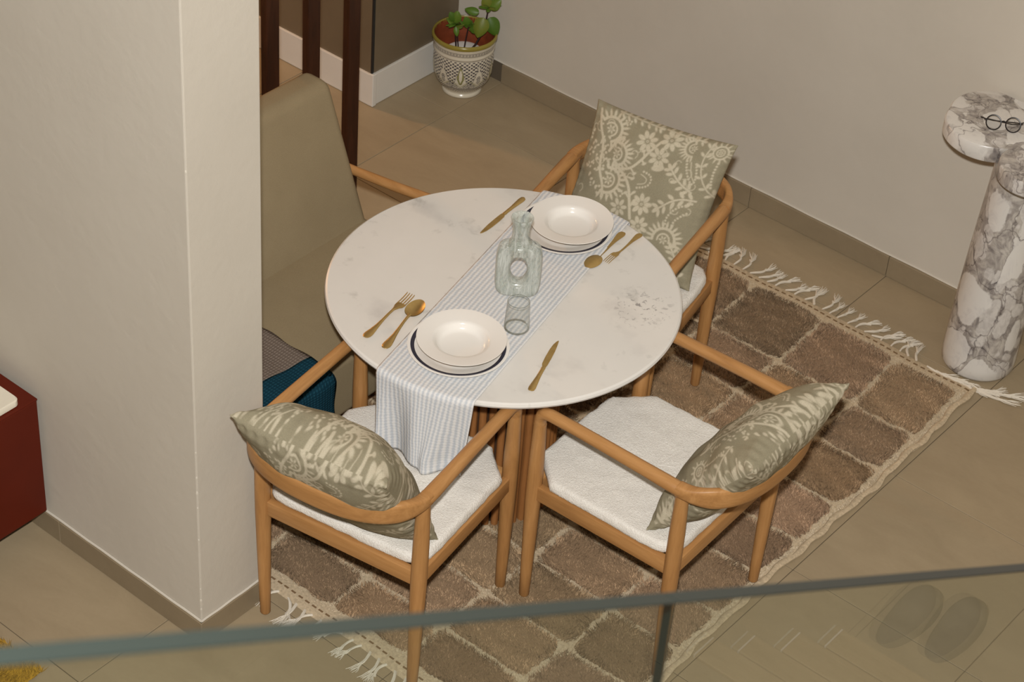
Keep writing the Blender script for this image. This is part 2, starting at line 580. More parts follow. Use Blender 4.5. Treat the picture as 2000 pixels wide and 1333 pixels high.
MB().tube([(SX + 0.003, SY0 - 0.004 + 0.02 * i, 0.0855 + 0.001 * math.sin(i * 1.3)) for i in range(13)], 0.0034, 6).build('caulk_bead', 'plaster_white', bbl)
# chipped plaster along the arris
for z, s in ((0.13, 0.007), (0.165, 0.0085), (0.21, 0.005), (0.40, 0.006), (0.52, 0.006), (0.575, 0.008), (0.63, 0.007), (0.72, 0.005), (1.62, 0.006)):
    mb = MB()
    pts = [(SX + 0.0004 + 0.3 * s * math.cos(a), SY0 - 0.0004 + 0.3 * s * math.cos(a), z + s * (0.8 + 0.4 * random.random()) * math.sin(a)) for a in np.linspace(0, 2 * math.pi, 9)[:-1]]
    c = (SX + 0.0012, SY0 - 0.0012, z)
    mb.add(pts + [c], [(i, (i + 1) % 8, 8) for i in range(8)])
    mb.build('paint_chip', 'plaster_white', wl, False)
MB().tube([(SX - 0.0008, SY0 + 0.0008, 0.09 + 0.05 * i) for i in range(56)], 0.0011, 6).build('corner_bead', 'plaster_white', wl)

# brown clad block at the back with a white plinth
BX, BY = -4.822, 5.357
wb = struct(MB().box(-8.2, BX, BY, 7.0, 0.135, 2.9).build('wall_back', 'brown_cladding', smooth=False))
bbb = struct(MB().box(-8.2, BX - 0.001, BY + 0.001, 7.0, 0.0, 0.139).build('baseboard_back', 'white_paint', smooth=False))
MB().box(BX - 0.012, BX + 0.010, BY + 0.016, WY, 0.002, 0.142, 0.002).build('plinth_board', 'white_paint', bbb, False)
MB().box(-8.2, BX + 0.001, BY - 0.010, BY + 0.012, 0.002, 0.142, 0.002).build('plinth_board', 'white_paint', bbb, False)
MB().box(BX - 0.004, BX + 0.016, BY - 0.010, BY + 0.013, 0.002, 0.146, 0.003).build('plinth_corner', 'white_paint', bbb, False)
tr = struct(MB().box(BX - 0.003, BX + 0.005, BY - 0.005, BY + 0.006, 0.146, 2.9, 0.001).build('trim_1', 'dark_metal', smooth=False))

# dark timber divider behind the bench
dv = thing('slatted_divider', 'dark walnut slatted divider posts standing behind the beige bench', 'divider', (-4.30, 4.49, 0))
for yy in (-0.19, 0.0, 0.195):
    MB().box(-0.028, 0.0, yy - 0.028, yy + 0.030, 0.03, 2.7, 0.002, 1).build('post', 'walnut', dv, False)
MB().box(-0.035, 0.007, -0.26, 0.26, 0.0, 0.03, 0.002, 1).build('floor_rail', 'walnut', dv, False)

# ------------------------------------------------------------------ rug
RX0, RX1, RY0, RY1 = -3.68, -2.185, 3.265, 5.470
XL = [RX0 + 0.02, -3.36, -3.055, -2.765, -2.458, RX1 - 0.022]
YL = [RY0 + 0.012, 3.442, 3.635, 3.845, 4.040, 4.262, 4.470, 4.692, 4.925, 5.150, RY1 - 0.012]
rug = thing('berber_rug', 'brown shaggy wool rug with cream grid lines under the dining table', 'rug', (0, 0, 0))
def rug_warp(x, y):
    return (x + 0.006 * np.sin(y * 5.1 + x * 2) + 0.004 * np.sin(y * 17 + 1), y + 0.005 * np.sin(x * 6.3 + 0.7) + 0.003 * np.sin(x * 19))
def rug_ground():
    nx, ny = 60, 90
    gx, gy = np.meshgrid(np.linspace(RX0, RX1, nx), np.linspace(RY0 - 0.045, RY1 + 0.045, ny), indexing='ij')
    wx, wy = rug_warp(gx, gy)
    wob = 0.006 * np.sin(gy * 31) + 0.004 * np.sin(gy * 13.7)
    wx = wx + np.where(gx >= RX1 - 1e-6, wob, 0)
    edge = np.minimum(np.minimum(gx - RX0, RX1 - gx), np.minimum(gy - RY0 + 0.045, RY1 + 0.045 - gy))
    z = 0.0015 + 0.0065 * smoothstep(0.0, 0.02, edge)
    top = np.stack([wx, wy, z], -1).reshape(-1, 3)
    idx = np.arange(nx * ny).reshape(nx, ny)
    q = np.stack([idx[:-1, :-1], idx[1:, :-1], idx[1:, 1:], idx[:-1, 1:]], -1).reshape(-1, 4)
    return np_mesh('woven_ground', top, q, 'rug_ground')
link('woven_ground', rug_ground(), rug)
# rounded cord along the selvedge
MB().tube([(*rug_warp(RX1 + 0.004 * math.sin(i * 0.9), RY0 - 0.04 + i * (RY1 - RY0 + 0.08) / 110), 0.007) for i in range(111)], [0.011 + 0.002 * math.sin(i * 1.3) for i in range(111)], 7, ry=[0.006] * 111).build('selvedge', 'rug_ground', rug)
# braided dash line beside both fringes
stm = MB().box(-0.009, 0.009, -0.0028, 0.0028, 0, 0.0032, 0.001, 1).mesh('stitch', 'rug_stitch', False)
st = MB()
for yy in (RY1 + 0.016, RY0 - 0.014):
    x = RX0 + 0.02
    while x < RX1 - 0.02:
        wx, wy = rug_warp(x, yy)
        st.box(wx - 0.008, wx + 0.008, wy - 0.0026, wy + 0.0026, 0.006, 0.0098)
        x += 0.026 + 0.004 * random.random()
so = st.build('stitching', 'rug_stitch', rug, False)
so['kind'] = 'stuff'
cells = []
for i in range(len(XL) - 1):
    for j in range(len(YL) - 1):
        g = 0.0054
        jit = lambda s: s * (random.random() - 0.5)
        cells.append((XL[i] + g + jit(.006), XL[i + 1] - g + jit(.006), YL[j] + g + jit(.006), YL[j + 1] - g + jit(.006)))
BROWN = np.array((0.290, 0.196, 0.118))
CREAM = np.array((0.57, 0.47, 0.335))
ccol = [BROWN * (0.80 + 0.40 * random.random()) * np.array((1 + 0.06 * (random.random() - .5), 1, 1 - 0.1 * (random.random() - .5))) for _ in cells]
def cell_patch(c, n=16):
    x0, x1, y0, y1 = c
    cx, cy, hx, hy = (x0 + x1) / 2, (y0 + y1) / 2, (x1 - x0) / 2, (y1 - y0) / 2
    g = np.linspace(-1, 1, n)
    a, b = np.meshgrid(g, g, indexing='ij')
    # square grid pulled to a rounded square outline
    k = np.maximum(np.abs(a), np.abs(b)); L = (np.abs(a) ** 9 + np.abs(b) ** 9) ** (1 / 9) + 1e-9
    s = np.where(k > 0, k / L, 1)
    ux, uy = a * s, b * s
    wx, wy = rug_warp(cx + ux * hx, cy + uy * hy)
    z = 0.006 + 0.0075 * (1 - k ** 6) + 0.0012 * np.sin(wx * 140) * np.sin(wy * 123)
    v = np.stack([wx, wy, z], -1).reshape(-1, 3)
    idx = np.arange(n * n).reshape(n, n)
    q = np.stack([idx[:-1, :-1], idx[1:, :-1], idx[1:, 1:], idx[:-1, 1:]], -1).reshape(-1, 4)
    return v, q
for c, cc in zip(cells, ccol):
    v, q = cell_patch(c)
    col = np.tile(cc * 0.9, (len(v), 1))  # darker than the blades above, shade between them put into the colour
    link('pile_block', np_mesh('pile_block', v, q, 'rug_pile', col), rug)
# the loose pile itself
def pile(n, area, colfn, length, name, parent, wid=0.0022, mat='rug_pile', warp=True, zb=0.009):
    x = RNG.uniform(area[0], area[1], n); y = RNG.uniform(area[2], area[3], n)
    col, hs = colfn(x, y)
    if warp:
        x, y = rug_warp(x, y)
    cl = np.sin(x * 23 + 3 * np.sin(y * 17)) + np.sin(y * 31 + 2 * np.sin(x * 11))
    ang = cl * 0.9 + RNG.normal(0, 0.8, n) + 2.3
    lean = RNG.uniform(0.4, 1.2, n) * length * (0.35 + 0.65 * hs)
    hgt = RNG.uniform(0.5, 1.0, n) * length * hs
    w = wid * RNG.uniform(0.6, 1.3, n)
    pa = RNG.uniform(0, np.pi, n)
    dx, dy = np.cos(pa) * w, np.sin(pa) * w
    b = zb * np.minimum(hs + 0.3, 1)
    p0 = np.stack([x - dx, y - dy, b], -1); p1 = np.stack([x + dx, y + dy, b], -1)
    p2 = np.stack([x + np.cos(ang) * lean, y + np.sin(ang) * lean, b + hgt], -1)
    v = np.stack([p0, p1, p2], 1).reshape(-1, 3)
    f = np.arange(3 * n).reshape(-1, 3)
    o = link(name, np_mesh(name, v, f, mat, np.repeat(col, 3, 0), smooth=False), parent)
    o['kind'] = 'stuff'
    return o
def rug_cols(x, y):
    n = len(x)
    col = np.tile(CREAM, (n, 1)); hs = np.full(n, 0.42)
    for c, cc in zip(cells, ccol):
        cx, cy, hx, hy = (c[0] + c[1]) / 2, (c[2] + c[3]) / 2, (c[1] - c[0]) / 2, (c[3] - c[2]) / 2
        m = (np.abs((x - cx) / hx) ** 9 + np.abs((y - cy) / hy) ** 9) < 1 + 0.35 * np.sin(x * 71 + y * 37) * np.sin(y * 83)
        col[m] = cc; hs[m] = 1
    blot = 1 + 0.22 * np.sin(x * 19 + 2 * np.sin(y * 13)) * np.sin(y * 23 + 1.5 * np.sin(x * 9))
    streak = 1 + 0.13 * np.sin(y * 90 + 3 * np.sin(x * 14))
    v = np.where(hs > 0.9, RNG.uniform(0.45, 1.50, n) * blot * streak, RNG.uniform(0.8, 1.15, n))
    return col * v[:, None], hs
pile(300000, (RX0 + 0.005, RX1 - 0.012, RY0 + 0.002, RY1 - 0.002), rug_cols, 0.0115, 'pile', rug, 0.0019)

# fringes
def tassel_mesh(seed, L):
    r = random.Random(seed)
    mb = MB()
    bend = r.uniform(-0.5, 0.5); n = 7
    def path(off, spread, l):
        P = []
        for i in range(n):
            t = i / (n - 1)
            sx = bend * 0.035 * math.sin(t * 2.6) + off * (0.35 + t * spread) * 0.007
            P.append((sx + r.uniform(-.0008, .0008), l * t, 0.0055 - 0.002 * t + 0.0018 * math.sin(t * 5 + off)))
        return P
    for kx in range(3):                      # twisted cord
        off = kx - 1
        mb.tube(path(off * 0.55, 0.2, L * 0.62), 0.0027, 5)
    for kx in range(7):                      # loose ends
        off = (kx - 3) / 1.3
        P = [(bend * 0.035 * math.sin((0.5 + 0.5 * t) * 2.6) + off * (0.18 + 1.3 * t) * 0.0045 + 0.002 * math.sin(6 * t + kx), L * (0.52 + (0.40 + 0.1 * r.random()) * t), 0.004 + 0.0012 * ((kx * 7) % 3)) for t in (0, .35, .7, 1)]
        mb.tube(P, [0.0018, 0.0017, 0.0014, 0.0008], 4)
    return mb.mesh('tassel', 'tassel_wool')
tv = [tassel_mesh(s, 0.088 + 0.012 * s % 0.03) for s in range(7)]
for sgn, yy in ((1, RY1 + 0.040), (-1, RY0 - 0.040)):
    x = RX0 + 0.02; i = 0
    while x < RX1 - 0.004:
        gap = 0.030 + 0.014 * random.random()
        wx, wy = rug_warp(x, yy)
        rot = random.uniform(-0.45, 0.25) + 0.35 * math.sin(i * 0.6)
        if sgn > 0 and math.hypot(wx + 2.27, wy + 0.10 - 5.655) < 0.15:
            rot = -1.15 - 0.2 * random.random()
        if sgn > 0:
            link('tassel', tv[random.randrange(7)], rug, (wx, wy, 0), (0, 0, rot - 0.1))
        else:
            link('tassel', tv[random.randrange(7)], rug, (wx, wy, 0), (0, 0, math.pi + rot))
        x += gap; i += 1
# long cords gathered at the far corner
for a, L in ((-0.95, 1.5), (-1.15, 1.75), (-0.75, 1.25), (-1.3, 1.6)):
    o = link('tassel', tv[int(abs(a) * 10) % 7], rug, (RX1 - 0.008, RY1 + 0.038, 0.001), (0, 0, a))
    o.scale = (1, L, 1)

# ------------------------------------------------------------------ dining table
TC = (-3.068, 4.009); TR = 0.5213; TZ = 0.775
table = thing('dining_table', 'round white marble dining table on a fluted timber drum base', 'table', (TC[0], TC[1], 0))
prof = [(0.0, TZ - 0.024), (TR - 0.030, TZ - 0.024), (TR - 0.012, TZ - 0.0225), (TR - 0.003, TZ - 0.017), (TR, TZ - 0.010), (TR - 0.0025, TZ - 0.0035), (TR - 0.008, TZ), (0.0, TZ)]
MB().lathe(prof, 128).build('tabletop', 'white_marble', table, angle=30)
MB().lathe([(0.0, 0.015), (0.178, 0.015), (0.178, TZ - 0.024), (0.0, TZ - 0.024)], 48).build('drum_core', 'dark_core', table)
NS = 40
slm = MB()
pl = []
for i in range(9):
    a = math.pi * i / 8
    pl.append((0.0112 * math.cos(a), 0.009 * math.sin(a)))
pl += [(-0.0112, -0.008), (0.0112, -0.008)]
slat_me = MB().prism(pl, 0.013, TZ - 0.0245).mesh('slat', 'slat_wood', True, 50)
for i in range(NS):
    a = 2 * math.pi * i / NS
    link('slat', slat_me, table, (0.186 * math.cos(a), 0.186 * math.sin(a), 0), (0, 0, a - math.pi / 2))

# ------------------------------------------------------------------ armchairs
def noise3(x, y, z, s):
    return mnoise.noise(Vector((x * s, y * s, z * s)))
def seat_mesh():
    na, nr = 150, 34
    hx, yf, yb = 0.262, 0.286, -0.238
    def outline(th):
        c, s = math.cos(th), math.sin(th)
        r = 1 / ((abs(c) ** 9 + abs(s) ** 9) ** (1 / 9))
        x, y = c * r, s * r
        y = y * (yf if y > 0 else -yb)
        x = x * hx
        if y > 0.10:                                   # front corners cut for the legs
            lim = hx + 0.005 - max(0, (y - 0.185)) * 0.95
            x = max(-lim, min(lim, x))
            y -= 0.010 * (abs(x) / hx) ** 2
        if y < -0.18:
            lim = hx - 0.002 - max(0, (-0.185 - y)) * 0.6
            x = max(-lim, min(lim, x))
        return x, y
    ol = [outline(2 * math.pi * i / na) for i in range(na)]
    V = []; F = []
    prof = []
    for j in range(nr + 1):
        t = j / nr
        if t < 0.80:
            u = t / 0.80 * 0.955
            z = 0.488 - 0.004 * u * u
            prof.append((u, z))
        else:
            a = (t - 0.80) / 0.20 * math.pi * 0.62
            prof.append((0.955 + 0.045 * math.sin(a), 0.463 + 0.021 * math.cos(a)))
    prof.append((0.95, 0.446))
    for u, z in prof:
        for (x, y) in ol:
            px, py = x * u, y * u
            d = 0.0012 * noise3(px, py, z, 190) + 0.0010 * noise3(px, py, z, 380) + 0.0022 * noise3(px, py, z, 20)
            k = 1 + (d * 1.3 / 0.26 if u > 0.94 else 0)
            V.append((px * k, py * k, z + (d if z > 0.46 else 0)))
    n = len(prof)
    for j in range(n - 1):
        for i in range(na):
            i2 = (i + 1) % na
            F.append((j * na + i, (j + 1) * na + i, (j + 1) * na + i2, j * na + i2))
    F.append(tuple((n - 1) * na + i for i in range(na)))
    mb = MB(); mb.v = V; mb.f = F
    return mb.mesh('seat_cushion', 'boucle', True, 80)

def sup(th, a, b, n):
    c, s = math.cos(th), math.sin(th)
    return (a * math.copysign(abs(c) ** (2 / n), c), b * math.copysign(abs(s) ** (2 / n), s))

def chair_parts():
    P = []
    for s in (-1, 1):
        zs = [0.0, 0.004, 0.10, 0.25, 0.38, 0.44, 0.52, 0.60, 0.672]
        rf = [0.0130, 0.0155, 0.0175, 0.0205, 0.0230, 0.0232, 0.0225, 0.0205, 0.0185]
        P.append(('leg', MB().tube([(s * (0.253 + 0.005 * z / 0.7), 0.240 - 0.004 * z / 0.7, z) for z in zs], rf, 14).mesh('leg', 'oak_z'), ()))
        zb = [0.0, 0.004, 0.10, 0.25, 0.40, 0.46, 0.56, 0.64, 0.712]
        P.append(('leg', MB().tube([(s * (0.253 + 0.008 * z / 0.7), -0.240, z) for z in zb], rf, 14).mesh('leg', 'oak_z'), ()))
        path = [(s * 0.2580, 0.2362, 0.668), (s * 0.2580, 0.2358, 0.690), (s * 0.2582, 0.2310, 0.7065), (s * 0.2585, 0.2190, 0.7165), (s * 0.2590, 0.2000, 0.7205), (s * 0.2600, 0.12, 0.7215), (s * 0.2625, 0.0, 0.7215), (s * 0.2650, -0.12, 0.7205), (s * 0.2660, -0.20, 0.7190), (s * 0.2655, -0.235, 0.718), (s * 0.2600, -0.268, 0.717)]
        rr = [0.0183, 0.0188, 0.0190, 0.0190, 0.0190, 0.0190, 0.0195, 0.0205, 0.0220, 0.0215, 0.0150]
        P.append(('armrest', MB().tube(path, rr, 14, ry=[r * 0.92 for r in rr]).mesh('armrest', 'oak_y'), ()))
    # bent back rail, a tall band
    mb = MB(); n = 44; o = 0
    ring = 12
    for i in range(n + 1):
        t = i / n
        th = math.pi + math.pi * t
        x, y = sup(th, 0.266, 0.166, 2.35)
        y -= 0.228
        # normal
        x2, y2 = sup(th + 1e-3, 0.266, 0.166, 2.35); x1, y1 = sup(th - 1e-3, 0.266, 0.166, 2.35)
        tx, ty = x2 - x1, y2 - y1
        L = math.hypot(tx, ty) or 1
        nx, ny = ty / L, -tx / L
        e = min(t, 1 - t) * 2
        hh = 0.0195 + 0.0135 * smoothstep(0.0, 0.35, np.array(e))
        tt = 0.0185 - 0.0065 * smoothstep(0.0, 0.30, np.array(e))
        zc = 0.7185 + 0.000 * float(smoothstep(0.0, 0.5, np.array(e)))
        for j in range(ring):
            a = 2 * math.pi * (j + 0.5) / ring
            px, pz = sup(a, float(tt), float(hh), 4.5)
            mb.v.append((x + nx * px, y + ny * px, zc + pz))
    for i in range(n):
        for j in range(ring):
            j2 = (j + 1) % ring
            mb.f.append((i * ring + j, i * ring + j2, (i + 1) * ring + j2, (i + 1) * ring + j))
    mb.f.append(tuple(range(ring))); mb.f.append(tuple(n * ring + j for j in range(ring)))
    P.append(('back_rail', mb.mesh('back_rail', 'oak_x', True, 50), ()))
    for s in (-1, 1):
        P.append(('apron', MB().box(s * 0.256 - 0.0115, s * 0.256 + 0.0115, -0.222, 0.224, 0.398, 0.449, 0.003).mesh('apron', 'oak_y', True, 30), ()))
        P.append(('apron', MB().box(-0.238, 0.238, s * 0.239 - 0.0115, s * 0.239 + 0.0115, 0.398, 0.449, 0.003).mesh('apron', 'oak_x', True, 30), ()))
    P.append(('seat_cushion', seat_mesh(), ()))
    return P
CH = [((-2.967, 3.413), 9.0, 0.010, 'oak armchair with white boucle seat beside the wall, runner hanging onto it'),
      ((-2.445, 3.967), 92.0, 0.016, 'oak armchair with bare white boucle seat, right of the table on the rug'),
      ((-3.085, 4.565), 192.0, 0.016, 'oak armchair behind the table facing the camera, nearest the far wall')]
parts = chair_parts()
for (cx, cy), rot, z, lab in CH:
    t = thing('armchair', lab, 'chair', (cx, cy, z), math.radians(rot), 'oak armchairs around the marble table')
    for nm, me, _ in parts:
        o = link(nm, me, t)
        if nm == 'seat_cushion':
            o['label'] = 'white boucle seat pad'

# ------------------------------------------------------------------ printed pillows
def pillow_print(n, seed=0):
    """cream print (0..1) on an n x n raster, u to the right, v upward"""
    g = (np.arange(n) + 0.5) / n
    U, V = np.meshgrid(g, g, indexing='ij')
    img = np.zeros((n, n))
    px = 1.2 / n
    r = random.Random(seed)
    def z2uv(x, y):                       # sketch coordinates -> cloth
        dx, dy = x - 140, y - 70
        det = 858850.0
        return (dx * 870 + 320 * dy) / det, 1 - (875 * dy - 305 * dx) / det
    def put(d, val=1.0):
        nonlocal img
        a = smoothstep(px, -px, d)
        img = img * (1 - a) + val * a
    def ell(cx, cy, a, b, ang, val=1.0):
        c, s = math.cos(ang), math.sin(ang)
        x = (U - cx) * c + (V - cy) * s; y = -(U - cx) * s + (V - cy) * c
        put((np.sqrt((x / a) ** 2 + (y / b) ** 2) - 1) * min(a, b), val)
    def line(P, w, val=1.0):
        P = [Vector((p[0], p[1], 0)) for p in P]
        # smooth by one Chaikin pass
        for _ in range(2):
            Q = [P[0]]
            for a, b in zip(P[:-1], P[1:]):
                Q += [a * .75 + b * .25, a * .25 + b * .75]
            P = Q + [P[-1]]
        d = np.full((n, n), 9.0)
        for a, b in zip(P[:-1], P[1:]):
            ex, ey = b.x - a.x, b.y - a.y
            L2 = ex * ex + ey * ey + 1e-12
            t = np.clip(((U - a.x) * ex + (V - a.y) * ey) / L2, 0, 1)
            d = np.minimum(d, np.hypot(U - a.x - t * ex, V - a.y - t * ey))
        put(d - w, val)
        return P
    def flower(cx, cy, R, pet=8, ph=0.0):
        for i in range(pet):
            a = ph + 2 * math.pi * i / pet
            ell(cx + 0.62 * R * math.cos(a), cy + 0.62 * R * math.sin(a), R * 0.36, R * 0.20, a)
        ell(cx, cy, R * 0.20, R * 0.20, 0, 0.0); ell(cx, cy, R * 0.13, R * 0.13, 0, 1.0); ell(cx, cy, R * 0.05, R * 0.05, 0, 0.0)
    def dots(P, rad, step):
        P = line(P, 1e-6, 0.0) if False else [Vector((p[0], p[1], 0)) for p in P]
        for _ in range(2):
            Q = [P[0]]
            for a, b in zip(P[:-1], P[1:]):
                Q += [a * .75 + b * .25, a * .25 + b * .75]
            P = Q + [P[-1]]
        acc = 0
        for a, b in zip(P[:-1], P[1:]):
            L = (b - a).length; s = -acc
            while s + step <= L:
                s += step
                q = a + (b - a) * (s / L)
                ell(q.x, q.y, rad, rad, 0)
            acc = L - s
    def sprig(P, leaf, w=0.006):
        Q = line(P, w)
        m = len(Q)
        for i in range(2, m - 1, max(1, m // 6)):
            t = (Q[min(i + 1, m - 1)] - Q[i - 1]).normalized()
            for sg in (-1, 1):
                a = math.atan2(t.y, t.x) + sg * 0.95
                ell(Q[i].x + math.cos(a) * leaf * 1.1, Q[i].y + math.sin(a) * leaf * 1.1, leaf * 0.8, leaf * 0.38, a)
        t = (Q[-1] - Q[-2]).normalized(); a = math.atan2(t.y, t.x)
        ell(Q[-1].x + math.cos(a) * leaf * .6, Q[-1].y + math.sin(a) * leaf * .6, leaf * .9, leaf * .45, a)
    def fringe(cx, cy, R, a0, a1, pet=13):
        for i in range(pet):
            a = a0 + (a1 - a0) * i / (pet - 1)
            ell(cx + R * math.cos(a), cy + R * math.sin(a), R * 0.26, R * 0.085, a)
        P = [(cx + R * 0.78 * math.cos(a0 + (a1 - a0) * t / 10), cy + R * 0.78 * math.sin(a0 + (a1 - a0) * t / 10)) for t in range(11)]
        line(P, R * 0.09); 
        P = [(cx + R * 0.42 * math.cos(a0 + (a1 - a0) * t / 10), cy + R * 0.42 * math.sin(a0 + (a1 - a0) * t / 10)) for t in range(11)]
        line(P, R * 0.06)
        flower(cx, cy, R * 0.30, 6)
    Z = lambda L: [z2uv(*p) for p in L]
    # speckle of small buds on the left
    for _ in range(70):
        x, y = 150 + r.gauss(0, 45), 430 + r.gauss(0, 95)
        u, v = z2uv(x, y)
        ell(u, v, 0.011 * r.uniform(.6, 1.3), 0.008 * r.uniform(.6, 1.2), r.uniform(0, 3))
    fringe(*z2uv(240, 250), 0.105, -1.2, 2.6)
    fringe(*z2uv(285, 400), 0.10, -1.6, 1.7)
    fringe(*z2uv(225, 560), 0.11, -1.9, 1.9)
    fringe(*z2uv(590, 940), 0.10, -0.2, 3.3)
    fringe(*z2uv(775, 380), 0.075, 1.6, 4.9)
    fringe(*z2uv(930, 420), 0.06, 0, 6)
    # scrolls
    line(Z([(170, 130), (165, 220), (190, 330), (160, 480), (190, 600), (180, 660)]), 0.009)
    line(Z([(265, 430), (300, 490), (345, 540), (372, 600), (376, 690), (380, 800)]), 0.010)
    line(Z([(300, 490), (380, 495), (450, 445), (500, 390), (575, 335)]), 0.009)
    line(Z([(230, 380), (265, 340), (330, 300)]), 0.010)
    for a, b in (((385, 492), (408, 525)), ((350, 540), (398, 555)), ((455, 440), (470, 465)), ((470, 420), (465, 385)), ((376, 680), (350, 640)), ((378, 730), (410, 690)), ((377, 660), (405, 640))):
        line(Z([a, b]), 0.006); ell(*z2uv(*b), 0.016, 0.009, 0.7)
    for c in ((485, 325), (640, 325), (565, 430), (455, 715)):
        flower(*z2uv(*c), 0.076, 8, r.random())
    flower(*z2uv(300, 730), 0.065, 7, .3); flower(*z2uv(435, 850), 0.07, 8, .5)
    ell(*z2uv(560, 495), 0.045, 0.022, 0.3)
    sprig(Z([(770, 660), (700, 600), (650, 505)]), 0.030)
    sprig(Z([(800, 715), (690, 690), (565, 745)]), 0.032)
    sprig(Z([(900, 700), (850, 640), (825, 540), (835, 450), (880, 375)]), 0.024, 0.0045)
    sprig(Z([(300, 140), (380, 170), (470, 205), (560, 240)]), 0.022, 0.005)
    sprig(Z([(600, 250), (700, 290), (820, 335)]), 0.020, 0.005)
    sprig(Z([(640, 1180), (660, 1080), (640, 990)]), 0.026)
    sprig(Z([(480, 1000), (540, 1060), (620, 1130)]), 0.026)
    sprig(Z([(100, 760), (200, 830), (300, 880)]), 0.026)
    for L in ([(745, 440), (742, 540), (775, 625), (805, 560), (800, 470)], [(455, 505), (530, 545), (505, 610), (410, 612)], [(605, 860), (620, 800), (690, 745), (780, 730)], [(930, 470), (890, 560), (880, 650)], [(330, 230), (380, 215), (370, 190), (330, 200)], [(290, 640), (320, 620), (335, 650), (300, 670)], [(640, 870), (670, 820), (760, 780)], [(160, 700), (250, 780), (380, 900), (470, 1010)]):
        dots(Z(L), 0.0075, 0.021)
    line(Z([(455, 530), (495, 560), (480, 590), (430, 590)]), 0.003)
    line(Z([(770, 470), (768, 545), (785, 590)]), 0.003)
    for _ in range(26):                                       # fine scroll lines that fill the ground
        cx, cy = r.uniform(0.03, 0.97), r.uniform(0.03, 0.97)
        R = r.uniform(0.02, 0.05); a0 = r.uniform(0, 6)
        line([(cx + R * (1 - t * .12) * math.cos(a0 + t * .75), cy + R * (1 - t * .12) * math.sin(a0 + t * .75)) for t in range(6)], 0.0032, 0.8)
    return np.clip(img, 0, 1)

SAGE = np.array((0.285, 0.254, 0.172)); CRM = np.array((0.53, 0.475, 0.355))
PN = 260
PRINT = pillow_print(PN + 1)
def pillow_mesh(seed, print_f, print_b, front=0.075, size=0.48, thick=0.150):
    n = PN
    g = np.linspace(-1, 1, n + 1)
    u, v = np.meshgrid(g, g, indexing='ij')
    r = np.random.default_rng(seed)
    ph = r.uniform(0, 6, 8)
    h = size / 2
    X = h * u * (1 - 0.065 * (1 - v * v) + 0.012 * np.abs(v) ** 8)
    Zc = h * v * (1 - 0.055 * (1 - u * u)) + h
    prof = ((1 - np.abs(u) ** 2.9) * (1 - np.abs(v) ** 2.9)) ** 0.55
    edge = 1 - np.maximum(np.abs(u), np.abs(v))
    wr = (np.sin(u * 9 + 3 * v + ph[0]) * np.sin(v * 7 - 2 * u + ph[1]) * 0.004 + np.sin(6 * u - 11 * v + ph[2]) * 0.0022 + np.sin(15 * u + 9 * v + ph[3]) * 0.0012)
    pk = 0.0035 * np.sin(u * 46 + ph[4]) * np.exp(-edge * 14) + 0.003 * np.sin(v * 52 + ph[5]) * np.exp(-edge * 14)
    hb = thick / 2
    Yf = front * prof * (1.0 + 0.10 * v * (-1 if front < 0.08 else 1.8)) + wr * np.minimum(1, edge * 6) + pk * np.minimum(1, edge * 30) + 0.0015
    Yb = -(hb * prof * (1.0 - 0.10 * v)) + wr * 0.6 * np.minimum(1, edge * 6) + pk * np.minimum(1, edge * 30) - 0.0015
    sag = -0.012 * (1 - v) * (1 - u * u) * 0.5
    A = np.stack([X, Yf, Zc + sag], -1).reshape(-1, 3)
    B = np.stack([X, Yb, Zc + sag], -1).reshape(-1, 3)
    idx = np.arange((n + 1) ** 2).reshape(n + 1, n + 1)
    q = np.stack([idx[:-1, :-1], idx[1:, :-1], idx[1:, 1:], idx[:-1, 1:]], -1).reshape(-1, 4)
    off = (n + 1) ** 2
    # seam strip
    ring = np.concatenate([idx[:, 0], idx[-1, 1:], idx[-2::-1, -1], idx[0, -2:0:-1]])
    rn = np.roll(ring, -1)
    strip = np.stack([ring, rn, rn + off, ring + off], -1)
    F = np.concatenate([q[:, ::-1], q + off, strip])
    col = np.concatenate([print_f.reshape(-1), print_b.reshape(-1)])
    base = SAGE[None] * (1 - col[:, None]) + CRM[None] * col[:, None]
    return np_mesh('pillow', np.concatenate([A, B]), F, 'printed_linen', base)
def put_pillow(seed, pf, pb, ch, x0, y0, z0, lean, label, front=0.075, roll=0.0):
    (cx, cy), rot, zz, _ = CH[ch]
    a = math.radians(rot)
    loc = (cx + math.cos(a) * x0 - math.sin(a) * y0, cy + math.sin(a) * x0 + math.cos(a) * y0, z0)
    o = link('pillow', pillow_mesh(seed, pf, pb, front), None, loc)
    o.matrix_world = Matrix.Translation(loc) @ Matrix.Rotation(a, 4, 'Z') @ Matrix.Rotation(math.radians(lean), 4, 'X') @ Matrix.Rotation(math.radians(roll), 4, 'Y')
    return tag(o, label, 'pillow', 'sage floral pillows on the armchairs')
# the cloth repeats with an offset from pillow to pillow (u is mirrored when the face is seen from the front)
PF = PRINT[::-1, :]
R1 = np.roll(PRINT, (90, 60), (0, 1)); R2 = np.roll(PRINT[:, ::-1], (40, 120), (0, 1))
put_pillow(1, R1, R2, 0, 0.009, -0.140, 0.497, 34.5, 'sage floral pillow leaning in the armchair beside the wall, lower left', 0.135)
put_pillow(2, R2, R1, 1, 0.004, -0.133, 0.503, 36.5, 'sage floral pillow in the armchair on the right, tip over the rug', 0.098)
put_pillow(3, PF, R1, 2, 0.000, -0.080, 0.503, 33.0, 'sage floral pillow standing upright, its printed front facing the camera')

